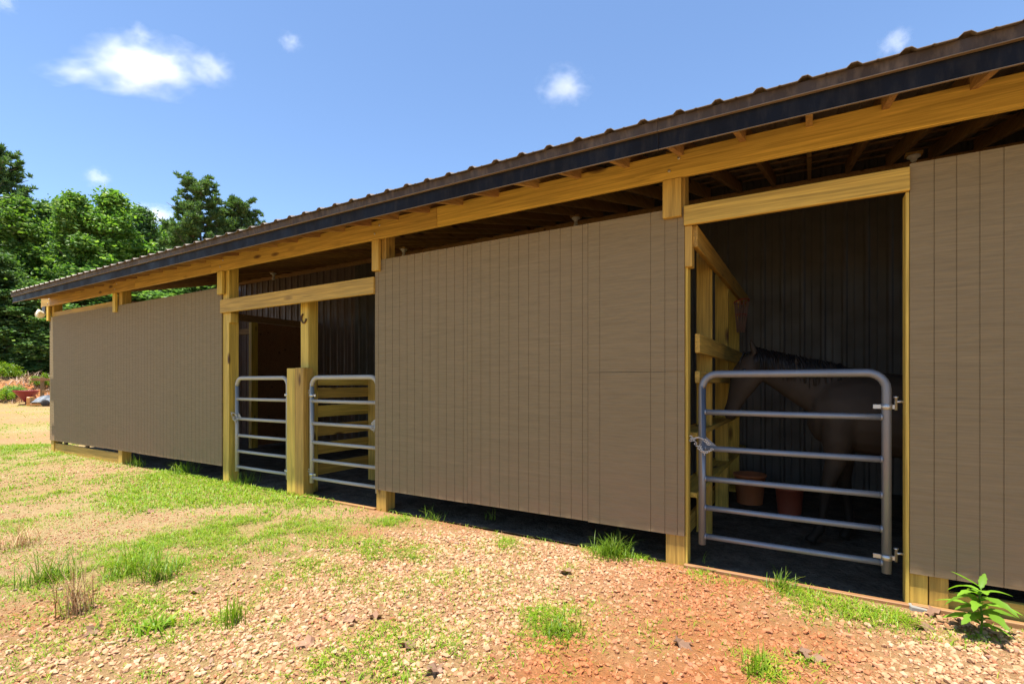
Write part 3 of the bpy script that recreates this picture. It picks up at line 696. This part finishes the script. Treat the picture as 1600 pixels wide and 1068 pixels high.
def rand_rot(n):
    q = RNG.normal(size=(n, 4)); q /= np.linalg.norm(q, axis=1)[:, None]; w, x, y, z = q.T
    return np.stack([np.stack([1-2*(y*y+z*z), 2*(x*y-z*w), 2*(x*z+y*w)], -1), np.stack([2*(x*y+z*w), 1-2*(x*x+z*z), 2*(y*z-x*w)], -1), np.stack([2*(x*z-y*w), 2*(y*z+x*w), 1-2*(x*x+y*y)], -1)], 1)
def stones(n_try, dmin, dmax, smin, smax):
    X, Y, d = sample_yard(n_try, dmin, dmax)
    dens = field(GRAV, X, Y)*1.15+.14+.22*np.clip(field(CLAY, X, Y), 0, 1)-.2*np.clip(field(GREEN, X, Y), 0, 1)
    dens *= .45+1.1*vnoise(X, Y, 2.6, 31)
    keep = (RNG.random(n_try) < np.clip(dens*.62, .02, 1)) & (Y < -.08); X, Y = X[keep], Y[keep]; n = len(X)
    s = smin+(smax-smin)*RNG.random(n)**2.2; far = dens[keep] < .3; s = np.where(far, s*.8, s)
    V = ICO[None]*(1+RNG.uniform(-.28, .28, (n, 12, 1)))*np.stack([np.ones(n), RNG.uniform(.65, 1, n), RNG.uniform(.45, .8, n)], 1)[:, None, :]
    V = np.einsum('nij,nkj->nki', rand_rot(n), V)*s[:, None, None]
    V[:, :, 2] *= .8
    Z = height(X, Y)+s*RNG.uniform(-.15, .45, n)
    V += np.stack([X, Y, Z], 1)[:, None, :]
    F = (ICF[None]+12*np.arange(n)[:, None, None]).reshape(-1, 3); return V.reshape(-1, 3), F
def stone_mat():
    t = NT('gravel_stone'); geo = t.node('ShaderNodeNewGeometry')
    c = t.ramp(geo.outputs['Random Per Island'], [(0, (.34, .19, .115)), (.15, (.46, .32, .21)), (.35, (.54, .41, .30)), (.5, (.48, .31, .21)), (.62, (.60, .50, .40)), (.75, (.42, .235, .145)), (.88, (.52, .40, .29)), (.96, (.28, .11, .06)), (1, (.36, .33, .31))])
    P = t.coord('Object', (1, 1, 1), False); n = t.noise(P, 55, 4)
    big = t.noise(P, 1.3, 4); dust = t.math('MULTIPLY', t.ramp(big, [(.42, .1), (.68, .75)]), t.ramp(n, [(.3, .4), (.7, 1.0)]))
    at_ = t.node('ShaderNodeAttribute', attribute_name='cover'); dust = t.math('ADD', t.math('MULTIPLY', dust, .45), t.math('MULTIPLY', at_.outputs['Fac'], t.ramp(n, [(.3, .6), (.7, 1.0)])), True)
    c = t.mix(dust, c, (.36, .125, .048)); c = t.mix(t.math('MULTIPLY', n, .35), c, (.30, .19, .12)); t.col(t.mix(1.0, c, (.93, .80, .64), 'MULTIPLY')); t.bump(n, .3, .004); return t.set(.85, spec=.2)
def clods(n_try, dmin, dmax, smin, smax):
    X, Y, d = sample_yard(n_try, dmin, dmax); k = (Y < -.01) & (RNG.random(n_try) < .25+.75*vnoise(X, Y, 3.3, 61)); X, Y = X[k], Y[k]; n = len(X)
    O = np.array([(1, 0, 0), (-1, 0, 0), (0, 1, 0), (0, -1, 0), (0, 0, 1), (0, 0, -1.0)]); OF = np.array([(0, 2, 4), (2, 1, 4), (1, 3, 4), (3, 0, 4), (2, 0, 5), (1, 2, 5), (3, 1, 5), (0, 3, 5)])
    s = smin+(smax-smin)*RNG.random(n)**2.5; V = O[None]*RNG.uniform(.55, 1.25, (n, 6, 1)); V = np.einsum('nij,nkj->nki', rand_rot(n), V)*s[:, None, None]
    V += np.stack([X, Y, height(X, Y)+s*RNG.uniform(-.1, .4, n)], 1)[:, None, :]
    return V.reshape(-1, 3), (OF[None]+6*np.arange(n)[:, None, None]).reshape(-1, 3)
v1, f1 = stones(74000, 1.2, 4.6, .0065, .022); v2, f2 = stones(42000, 4.6, 9.5, .009, .022)
v3, f3 = clods(70000, 1.2, 5.2, .003, .011); v4, f4 = clods(26000, 5.2, 10, .005, .011)
gv, gf_ = np.vstack([v1, v2, v3, v4]), np.vstack([f1, f2+len(v1), f3+len(v1)+len(v2), f4+len(v1)+len(v2)+len(v3)])
gme = np_mesh('gravel', gv, gf_); cl = np.clip(field(CLAY, gv[:, 0], gv[:, 1])*1.0-.12, 0, .93); cl[len(v1)+len(v2):] = np.clip(cl[len(v1)+len(v2):]+.45, 0, .95)
ca = gme.color_attributes.new('cover', 'FLOAT_COLOR', 'POINT'); ca.data.foreach_set('color', np.stack([cl, cl, cl, np.ones_like(cl)], -1).astype(np.float32).ravel())
tag(link('gravel', gme, stone_mat()), 'tan and rust crushed gravel spread over the clay yard', 'gravel', kind='stuff')

def blades(X, Y, h, w, lean, flat=0.0, bend=.5):
    """two-segment blades: 5 vertices, quad as two triangles plus a tip"""
    n = len(X); Z = height(X, Y)-.004; a = RNG.uniform(0, 2*math.pi, n); dirx, diry = np.cos(a), np.sin(a)
    sx, sy = -diry*w/2, dirx*w/2; l = lean*RNG.uniform(.3, 1.4, n)
    m1 = np.stack([X+dirx*h*l*.35, Y+diry*h*l*.35, Z+h*.55*(1-flat)+.004], 1); tip = np.stack([X+dirx*h*l*(.8+bend*.6), Y+diry*h*l*(.8+bend*.6), Z+h*(1-.35*l*bend)*(1-flat)+.004], 1)
    b0 = np.stack([X-sx, Y-sy, Z], 1); b1 = np.stack([X+sx, Y+sy, Z], 1); s3 = np.stack([sx, sy, 0*sx], 1)*.8
    V = np.stack([b0, b1, m1+s3, m1-s3, tip], 1).reshape(-1, 3)
    o = 5*np.arange(n)[:, None]; F = np.stack([np.hstack([o, o+1, o+2]), np.hstack([o, o+2, o+3]), np.hstack([o+3, o+2, o+4])], 1).reshape(-1, 3); return V, F
def join(parts):
    vs, fs, k = [], [], 0
    for v, f in parts: vs.append(v); fs.append(f+k); k += len(v)
    return np.vstack(vs), np.vstack(fs)
out = []
for n_try, d0, d1, hm, wm in ((230000, 1.2, 5.0, .05, .0045), (230000, 5.0, 11, .06, .0085), (60000, 11, 34, .07, .022)):
    X, Y, d = sample_yard(n_try, d0, d1)
    g = field(GREEN, X, Y)
    if d0 > 10: g = np.clip((fbm(X, Y, .45, 9)-.36)*2.2, 0, 1)*.9; g *= (-.94*X+.34*Y < 44)
    g = (g+.10*sstep(.5, -3.5, X))*(.12+np.clip((fbm(X, Y, 3.2, 41)-.36)*5.0, 0, 1.6))*(.5+vnoise(X, Y, 12, 43))*.95
    if d0 < 10: g = np.maximum(g, np.clip(field(STRONG, X, Y)-.12, 0, 1)*(.6+1.2*vnoise(X, Y, 9, 44)))
    ok = (RNG.random(n_try) < np.clip(g, 0.004, 1)) & ((Y < .03) | (X < -13.3)); X, Y = X[ok], Y[ok]; gk = g[ok]
    h = hm*RNG.uniform(.3, 1.25, len(X))*(.55+.45*np.clip(gk, 0, 1)); out.append(blades(X, Y, h, wm*RNG.uniform(.7, 1.3, len(X)), 1.5, .12))
v, f = join(out); tag(link('grass', np_mesh('grass', v, f), GRASS), 'patchy bright green grass growing through the gravel', 'grass', kind='stuff')
X, Y, d = sample_yard(46000, 1.2, 9)
w_ = .12+.5*np.clip(field(CLAY, X, Y), 0, 1)*vnoise(X, Y, 2.2, 51)+.45*np.clip(field(PALE, X, Y), 0, 1)+.3*field(GREEN, X, Y)
ok = (RNG.random(len(X)) < np.clip(w_, 0, 1)) & (Y < .02); X, Y = X[ok], Y[ok]
v, f = blades(X, Y, RNG.uniform(.03, .10, len(X)), RNG.uniform(.0012, .0026, len(X)), 1.0, .82, .3)
tag(link('straw_litter', np_mesh('straw_litter', v, f), STRAW), 'dry straw and pine needle litter strewn over the clay', 'straw', kind='stuff')

def tuft(px, py, n, h, spread, mat, label, group=None, name='grass_tuft', cat='grass', lean=.75, w=.0045):
    x, y = spot(px, py); r = np.minimum(np.abs(RNG.normal(0, spread, n)), 1.5*spread); a = RNG.uniform(0, 6.28, n)
    nseg = 5; hh = h*RNG.uniform(.45, 1.15, n); L = lean*RNG.uniform(.2, 1.5, n); da = RNG.uniform(0, 6.28, n); V = []; F = []
    for i in range(n):
        X0, Y0 = r[i]*math.cos(a[i]), r[i]*math.sin(a[i]); dx, dy = math.cos(da[i]), math.sin(da[i]); b = len(V)
        for k in range(nseg+1):
            q = k/nseg; rad = hh[i]*L[i]*q**1.7; zz = hh[i]*(q-.42*L[i]*q**2.6); ww = w*(1-q**2.2)*.5+.0004
            V += [(X0+dx*rad-dy*ww, Y0+dy*rad+dx*ww, zz), (X0+dx*rad+dy*ww, Y0+dy*rad-dx*ww, zz)]
        for k in range(nseg): F.append((b+2*k, b+2*k+1, b+2*k+3, b+2*k+2))
    o = link(name, np_mesh(name, V, F), mat); o.location = (x, y, float(height(x, y))-.006); tag(o, label, cat, group); return o
tuft(958, 868, 210, .20, .10, TALLG, 'large arching grass tuft below the middle siding panel')
tuft(285, 740, 130, .28, .13, TALLG, 'tall grass tuft under right end of the left siding panel')
tuft(215, 728, 70, .20, .10, TALLG, 'low grass tuft beside skirt board of the left siding panel')
tuft(385, 755, 90, .24, .11, TALLG, 'grass tuft in front of the left narrow gate')
tuft(765, 812, 16, .20, .05, TALLG, 'thin grass sprigs below the middle siding panel, left of the big tuft', lean=.35)
tuft(680, 812, 30, .16, .07, TALLG, 'small grass tuft near the post at middle panel left end')
tuft(1218, 918, 45, .15, .06, TALLG, 'grass tuft before the right gate sill')
tuft(1098, 880, 5, .16, .02, TALLG, 'single grass sprout at the door sill left corner')
tuft(205, 895, 115, .29, .12, TALLG, 'tall green grass clump in left foreground, right of the brown weed')
tuft(250, 905, 90, .27, .08, TALLG, 'upright green grass clump in left foreground, nearest the gravel')
tuft(75, 905, 110, .24, .11, TALLG, 'sprawling green grass clump in left foreground, left of the brown weed')
tuft(118, 958, 75, .38, .06, STRAW, 'tall brown dried weed standing in the left foreground', name='dry_weed', cat='weed', lean=.45, w=.003)
tuft(35, 850, 90, .26, .14, STRAW, 'grey dead weeds at the left edge of the yard', name='dry_weed', cat='weed', lean=.7, w=.003)
tuft(365, 975, 60, .20, .05, TALLG, 'thin upright grass clump in the foreground gravel', lean=.3)
tuft(240, 985, 60, .10, .06, TALLG, 'broad green weed clump in lower left foreground', name='weed_clump', cat='weed', lean=.9, w=.013)
tuft(875, 985, 170, .09, .09, TALLG, 'dense short grass clump on the red clay in the foreground')
tuft(1185, 1045, 40, .15, .05, TALLG, 'grass clump at bottom edge of the red clay', lean=.35)

# leafy weed by the right skirt board
wx, wy = spot(1532, 992); weed = tag(empty('leafy_weed', (wx, wy, float(height(wx, wy)))), 'bright green leafy weed against the rightmost siding panel', 'weed')
MB().tube([(0, 0, -.01), (.008, .0, .1), (-.004, .005, .2), (.004, .0, .26)], [.006, .005, .004, .002], 7).build('stem', WEED, weed)
rr = random.Random(21)
def leaf_blade(L, W, droop):
    m = MB(); vs = []; fs = []; n = 8
    for k in range(n+1):
        q = k/n; w = W*math.sin(math.pi*min(1, q*1.02+.02))**.8*(1-.25*q); x = L*q; z = .35*L*q-droop*L*q*q; e = .14*W*(1 if k % 2 else -.4)
        vs += [(x, -w/2-e*.5, z+.16*w), (x, 0, z), (x, w/2+e*.5, z+.16*w)]
    for k in range(n): fs += [(3*k, 3*k+1, 3*k+4, 3*k+3), (3*k+1, 3*k+2, 3*k+5, 3*k+4)]
    return m.add(vs, fs, True).mesh('leaf')
for k in range(26):
    q = k/25; z = .05+.21*q; L = (.21*(1-.35*q) if q > .25 else .15)*rr.uniform(.8, 1.15)
    o = link('leaf', leaf_blade(L, L*.30, rr.uniform(.25, .75) if q < .9 else .1), WEED, weed)
    o.location = (0, 0, z); o.rotation_euler = (rr.uniform(-.2, .2), -.25 if q > .93 else rr.uniform(-.2, .15), k*2.4+rr.uniform(-.3, .3))
# dead leaves
dl = []
for k in range(3):
    m = MB(); vs = []; n = 14
    for i in range(n):
        a = 2*math.pi*i/n; r = (.045 if i % 2 else .026)*(1+.5*math.cos(a)); vs.append((r*math.cos(a)*1.3, r*math.sin(a), .012+.014*math.sin(3*a+k)))
    vs.append((0, 0, .004)); dl.append(m.add(vs, [(i, (i+1) % n, n) for i in range(n)]).mesh('dead_leaf')); dl[-1].materials.append(DEADLEAF)
DL = ['dead leaf on gravel below the left end of the middle panel', 'pale dead leaf at the bottom edge of the foreground gravel', 'small dead leaf just left of the leaf on mid gravel', 'dark dead leaf in lower gravel, left of centre', 'dead leaf among sparse grass left of the gravel', 'dead leaf on bright grass before the left siding panel', 'dead leaf on pale gravel left of the big tuft', 'dead leaf on clay at lower right, the farther of a pair', 'dead leaf on clay at lower right, the nearer of a pair', 'dead leaf on gravel left of the leafy weed', 'dead leaf beside the concrete chunk at right post', 'dead leaf on clay near middle panel left end', 'dead leaf by the foot of the tall brown weed', 'dead leaf in the middle of the red clay', 'dead leaf on foreground gravel between the two central leaves']
for k, (px, py) in enumerate([(585, 965), (682, 1045), (545, 968), (485, 1005), (300, 925), (235, 800), (880, 895), (1245, 1020), (1265, 1028), (1450, 985), (1455, 962), (560, 850), (150, 985), (1060, 1000), (640, 1010)]):
    lab = DL[k]
    x, y = spot(px, py); o = link('dead_leaf', dl[k % 3], None); o.location = (x, y, float(height(x, y))+.006); o.rotation_euler = (rr.uniform(-.3, .3), rr.uniform(-.3, .3), rr.uniform(0, 6.3))
    tag(o, 'curled brown '+lab, 'leaf', 'fallen dead leaves on the yard')

# ------------------------------------------------------------------ things at the far end of the yard
p = at(41, 634, 30); sx, sy = p.x, p.y; gz = float(height(sx, sy))
sp = tag(empty('seed_spreader', (sx, sy, gz), R(60)), 'dark red cone hopper spreader parked at the edge of the lawn', 'spreader')
m = MB(); prof = [(.63, .88), (.61, .90), (.60, .87), (.12, .25), (.10, .22)]
m.lathe(prof, 28); m.build('hopper', REDP, sp)
m = MB(); m.tube([(.30, -.25, .62), (.42, -.3, .3), (.2, -.3, .08), (-.25, -.3, .06)], .03, 8); m.tube([(.30, .25, .62), (.42, .3, .3), (.2, .3, .08), (-.25, .3, .06)], .03, 8)
m.tube([(-.25, -.3, .06), (-.25, .3, .06)], .03, 8); m.tube([(.42, -.3, .3), (.42, .3, .3)], .03, 8); m.build('frame', REDP, sp)
MB().lathe([(.05, .05), (.05, .2), (.26, .2), (.26, .215), (.05, .23)], 20).build('spinner_disc', IRON, sp)
p = at(70, 632, 29.3); gz = float(height(p.x, p.y))
tr = tag(empty('tarp_trailer', (p.x, p.y, gz), R(65)), 'low orange trailer under a grey tarp beside the red spreader', 'trailer')
bx('bed', ORANGE, tr, -.7, .9, -.5, .5, .06, .2, .02); bx('side_board', ORANGE, tr, -.7, -.55, -.5, .5, .2, .55, .02)
m = MB(); vs = []; fs = []; n = 12
for i in range(n+1):
    for j in range(n+1):
        x = -.5+1.35*i/n; y = -.55+1.1*j/n; e = (1-abs(2*i/n-1)**3)*(1-abs(2*j/n-1)**3); vs.append((x, y, .26+.36*e*(.7+.4*rr.random())))
for i in range(n):
    for j in range(n): a = i*(n+1)+j; fs.append((a, a+1, a+n+2, a+n+1))
m.add(vs, fs); o = m.build('tarp', TARP, tr); so = o.modifiers.new('thick', 'SOLIDIFY'); so.thickness = .03
for y in (-.56, .5): MB().lathe([(.06, 0), (.19, .0), (.2, .03), (.19, .07), (.06, .07)], 18, (.1, y, .2), Matrix.Rotation(R(-90), 3, 'X')).build('wheel', TYRE, tr)
p = at(66, 620, 33); gz = float(height(p.x, p.y))
fe = tag(empty('wooden_fence', (p.x, p.y, gz), R(65)), 'weathered brown post and rail fence beyond the trailer', 'fence')
for x in (0, 2.4): bx('post', WZD, fe, x-.09, x+.09, -.09, .09, -.3, 1.75)
bx('rail', WXD, fe, -.5, 4, -.14, -.095, 1.5, 1.68); bx('rail', WXD, fe, 0, 4, -.14, -.095, .75, .9)

# ------------------------------------------------------------------ trees
def leaves_np(C, size, up=.35):
    """folded leaf-cluster quads at points C"""
    n = len(C); M = rand_rot(n); s = size*RNG.uniform(.6, 1.35, n)
    base = np.array([(-.5, -.22, 0), (0, -.30, .10), (.5, 0, -.06), (0, .30, .10)]); V = np.einsum('nij,kj->nki', M, base)
    V[:, :, 2] *= 1-up; V = V*s[:, None, None]+C[:, None, :]; o = 4*np.arange(n)[:, None]
    F = np.hstack([o, o+1, o+2, o+3]); return V.reshape(-1, 3), F
def crown_broad(seed, n=30000, nc=300, leaf=.30, lo=.06):
    """unit tree: height 1, half width about .17; leaf given in metres for a 17 m tree"""
    rr = np.random.default_rng(seed); cs = []
    while len(cs) < nc:
        z = rr.uniform(lo, .97); a = rr.uniform(0, 6.28); prof = math.sin(math.pi*min(1, (z-lo+.10)/(1.08-lo)))**.55; r = .17*prof*math.sqrt(rr.uniform(.1, 1.0))*(.72+.28*math.sin(a*3+z*23+seed)+.22*math.sin(a*5-z*41))
        cs.append((r*math.cos(a), r*math.sin(a), z, rr.uniform(.012, .040)))
    cs = np.array(cs); w = cs[:, 3]**2; k = rr.choice(nc, n, p=w/w.sum()); g = rr.normal(size=(n, 3)); g /= np.linalg.norm(g, axis=1)[:, None]
    P = cs[k, :3]+rr.normal(size=(n, 3))*(cs[k, 3]*.62)[:, None]*np.array([1.1, 1.1, .85]); P[:, 2] = np.maximum(P[:, 2], .02)
    return P, cs
def tree_meshes(seed, broad=True):
    H = 17.0
    rr = random.Random(seed); m = MB()
    if broad:
        P, cs = crown_broad(seed); v, f = leaves_np(P*H, .40)
        m.tube([(0, 0, -.3), (.1, 0, 4), (-.1, .1, 9), (0, 0, 14.5)], [.28, .22, .14, .04], 8)
        for c in cs[::8]:
            z0 = max(1.0, c[2]*H-1.6); m.tube([(0, 0, z0), (c[0]*H*.5, c[1]*H*.5, z0+.9), (c[0]*H, c[1]*H, c[2]*H)], [.08, .05, .015], 5)
    else:
        g = np.random.default_rng(seed); pts = []; m.tube([(0, 0, -.3), (.15, .05, 6), (0, .1, 11), (.05, 0, 16.4)], [.24, .19, .12, .03], 8)
        for k in range(120):
            z = g.uniform(.35, .99)*H; a = g.uniform(0, 6.28); L = (.7+4.4*((1-z/H)**.5))*g.uniform(.55, 1.05); e = (L*math.cos(a), L*math.sin(a), z+.35*L)
            m.tube([(0, 0, z), (e[0]*.5, e[1]*.5, z+.08*L), e], [.07, .045, .015], 5)
            for q in g.uniform(.35, 1.05, int(4+L*3)):
                c = np.array([e[0]*q, e[1]*q, z+.35*L*q*q])+g.normal(0, .16, 3); n = 42; dv = g.normal(size=(n, 3)); dv[:, 2] = np.abs(dv[:, 2])*.8+.1; dv /= np.linalg.norm(dv, axis=1)[:, None]; pts.append((c, dv))
        vs = []; fs = []; k0 = 0
        C = np.concatenate([np.repeat(c[None], len(d), 0) for c, d in pts]); D = np.concatenate([d for c, d in pts]); n = len(C)
        S = np.cross(D, RNG.normal(size=(n, 3))); S /= np.linalg.norm(S, axis=1)[:, None]; L = RNG.uniform(.28, .52, n)[:, None]; W = .045
        V = np.stack([C-S*W*.5, C+D*L*.55-S*W, C+D*L, C+D*L*.55+S*W], 1); v = V.reshape(-1, 3); o = 4*np.arange(n)[:, None]; f = np.hstack([o, o+1, o+2, o+3])
    return np_mesh('crown', v, f), m.mesh('trunk')
broads = [tree_meshes(s) for s in (101, 102, 103)]; pines = [tree_meshes(s, False) for s in (201, 202)]
for c, t in broads: c.materials.append(None); t.materials.append(BARK)
for c, t in pines: c.materials.append(NEEDLE); t.materials.append(BARK)
TREES = [  # px, top py, half width px, metres away, kind, dark?, label
    (-12, 222, 52, 49, 'p', 0, 'tall dark pine cut off by the left edge of the picture'),
    (28, 305, 44, 44, 'b', 0, 'bright green broadleaf tree at the far left, in front of the pine'),
    (76, 314, 34, 53, 'b', 1, 'dark broadleaf tree rising between two bright trees at far left'),
    (118, 298, 38, 45, 'b', 0, 'round topped bright green tree left of the twin crowned tree'),
    (176, 296, 44, 47, 'b', 0, 'tallest bright broadleaf tree above the left end of the roof'),
    (222, 322, 30, 53, 'b', 1, 'thin crowned broadleaf tree just left of the sky gap'),
    (262, 346, 26, 56, 'b', 0, 'low broadleaf tree in the sky gap before the big pine'),
    (312, 283, 50, 48, 'p', 0, 'big dark pine standing above the roof line'),
    (376, 316, 40, 51, 'p', 0, 'smaller pine to the right of the big pine'),
    (432, 352, 40, 50, 'b', 1, 'broadleaf tree mostly hidden behind the roof, rightmost of the trees'),
    (-6, 392, 42, 40, 'b', 1, 'low dark tree at the left edge above the dirt bank'),
    (62, 440, 46, 41, 'b', 1, 'low dark bushy tree beside the roof corner and flood light'),
    (150, 420, 60, 43, 'b', 1, 'low bushy tree behind the far left roof end'),
    (240, 430, 60, 44, 'b', 1, 'low bushy tree seen through the gap over the left panel'),
    (330, 440, 60, 46, 'b', 1, 'low bushy tree behind the barn below the big pine'),
    (100, 345, 60, 60, 'b', 1, 'hazy green tree behind the round topped bright tree'), (205, 350, 60, 61, 'b', 1, 'hazy green tree behind the tallest broadleaf tree'),
    (290, 372, 50, 60, 'b', 0, 'broadleaf tree behind the big pine, low on the skyline'), (10, 350, 60, 60, 'b', 1, 'dark tree behind the leftmost bright tree'),
    (-70, 330, 60, 46, 'b', 0, 'broadleaf tree beyond the left edge of the picture')]
for i, (px, py, hw_, d, kind, dark, lab) in enumerate(TREES):
    top = at(px, py, d); gz = float(height(top.x, top.y)); H = top.z-gz; wid = hw_/FPX*d
    t = tag(empty('pine_tree' if kind == 'p' else 'broadleaf_tree', (top.x, top.y, gz), i*1.7), lab, 'tree', 'trees beyond the yard')
    c, tk = (pines[i % 2] if kind == 'p' else broads[i % 3])
    sxy = wid/(3.3 if kind == 'p' else 2.9)*(1.06 if kind == 'p' else 1.2); sz = H/17.0
    oc = link('crown', c, None, t); ot = link('trunk', tk, None, t)
    if kind == 'b': oc.material_slots[0].link = 'OBJECT'; oc.material_slots[0].material = LEAFD if dark else LEAF
    for o in (oc, ot): o.scale = (sxy, sxy, sz)
# shrubs and dead brush on the bank
sh = []
for s in (301, 302):
    g = np.random.default_rng(s); n = 2600; P = g.normal(size=(n, 3)); P /= np.linalg.norm(P, axis=1)[:, None]; P *= (g.uniform(.4, 1, n)**.5)[:, None]*(1+.3*np.sin(P[:, :1]*7+P[:, 1:2]*9)); P[:, 2] = np.abs(P[:, 2])
    v, f = leaves_np(P*np.array([1.5, 1.5, 1.2]), .22); c = np_mesh('foliage', v, f); c.materials.append(None)
    m = MB(); rr2 = random.Random(s)
    for k in range(7): m.tube([(0, 0, -.1), (rr2.uniform(-.5, .5), rr2.uniform(-.5, .5), .5), (rr2.uniform(-1, 1), rr2.uniform(-1, 1), 1.0)], [.03, .02, .008], 5)
    t = m.mesh('stem'); t.materials.append(BARK); sh.append((c, t))
for i, (px, py, d, sc, lab) in enumerate([(18, 594, 43, .9, 'green shrub on the dirt bank, nearest the left edge'), (42, 590, 44, .8, 'green shrub on the dirt bank behind the red spreader'), (60, 588, 44, .8, 'green shrub on the dirt bank, left of the fence post'), (74, 606, 36, .6, 'bright green bush between fence rail and trailer'), (5, 618, 36, .7, 'low yellow green bush at the foot of the dirt bank'), (22, 630, 34, .45, 'small grey green bush just left of the red spreader'), (3, 634, 33, .5, 'grey green bush at the left edge of the lawn'), (-20, 612, 38, .9, 'bush on the dirt bank beyond the left edge')]):
    p = at(px, py, d); gz = float(height(p.x, p.y)); o = tag(empty('shrub', (p.x, p.y, gz), i*1.1), lab, 'shrub', 'shrubs on the dirt bank')
    oc = link('foliage', sh[i % 2][0], None, o); oc.material_slots[0].link = 'OBJECT'; oc.material_slots[0].material = LEAF if i in (0, 1, 2, 5) else GRASS
    ot = link('stem', sh[i % 2][1], None, o)
    for q in (oc, ot): q.scale = (sc, sc, sc)
g = np.random.default_rng(77); n = 5200; S_ = g.uniform(47.2, 53, n); T_ = g.uniform(-14, 26, n)
X = -.94*S_+.34*T_; Y = .34*S_+.94*T_-8.5; h = g.uniform(.2, .9, n)
v, f = blades(X, Y, h, g.uniform(.03, .07, n), 1.4, .35, .2)
tag(link('dead_brush', np_mesh('dead_brush', v, f), BRUSH), 'tangle of dead brown brush along the top of the dirt bank', 'brush', kind='stuff')

# ------------------------------------------------------------------ clouds: real volumes a kilometre and more away
def cloud_mat(name, dens):
    m = bpy.data.materials.new(name); m.use_nodes = True; n = m.node_tree.nodes; l = m.node_tree.links
    n.remove(n['Principled BSDF']); out = n['Material Output']
    t = NT.__new__(NT); t.m = m; t.n = n; t.l = l
    P = t.coord('Object', (1, 1, 1), True); no = t.noise(P, 2.1, 6, .62, .3)
    tc = t.node('ShaderNodeTexCoord'); ln = t.node('ShaderNodeVectorMath', operation='LENGTH'); t.put(tc.outputs['Object'], ln.inputs[0])
    fall = t.math('SUBTRACT', 1.0, ln.outputs['Value']); q = t.math('ADD', fall, t.math('MULTIPLY', t.math('SUBTRACT', no, .56), 1.9))
    dn = t.math('MULTIPLY', t.ramp(q, [(.06, 0.0), (.3, .18), (.75, 1.0)]), dens)
    pv = t.node('ShaderNodeVolumePrincipled'); pv.inputs['Color'].default_value = (1, 1, 1, 1); pv.inputs['Anisotropy'].default_value = .2
    t.put(dn, pv.inputs['Density']); t.put(pv.outputs[0], out.inputs['Volume']); return m
CM = cloud_mat('cloud_vapour', .011); CM2 = cloud_mat('thin_cloud_vapour', .006)
bmi = bmesh.new(); bmesh.ops.create_icosphere(bmi, subdivisions=3, radius=1.0); cme = bpy.data.meshes.new('cloud'); bmi.to_mesh(cme); bmi.free(); cme.materials.append(None)
for px, py, rx, ry, d, mt, lab in [
    (225, 106, 112, 52, 1500, CM, 'large white cumulus cloud at upper left of the sky'), (328, 108, 42, 32, 1500, CM2, 'right hand knob joined to the large white cloud'), (122, 113, 75, 26, 1500, CM2, 'thin tapering tail left of the large white cloud'),
    (882, 136, 50, 34, 1700, CM2, 'small white cloud in middle of the sky above the roof'), (454, 66, 22, 18, 1700, CM2, 'tiny white cloud puff right of the large cloud'), (1399, 66, 26, 26, 1700, CM2, 'small cloud puff just above the roof at right'),
    (219, 50, 16, 18, 1600, CM2, 'tiny wisp directly above the large white cloud'), (152, 278, 24, 20, 2200, CM2, 'faint pale puff low over the left trees'), (235, 338, 60, 24, 2600, CM, 'white cloud bank low behind the trees left of the big pine'), (4, 2, 22, 20, 1600, CM2, 'cloud edge at the top left corner of the sky')]:
    p = at(px, py, d); o = link('cloud', cme, None); o.location = p; o.rotation_euler = (0, 0, YAW); k = d/FPX
    o.scale = (rx*k, min(rx, ry)*k*1.1, ry*k); o.material_slots[0].link = 'OBJECT'; o.material_slots[0].material = mt; tag(o, lab, 'cloud', 'clouds in the blue sky')
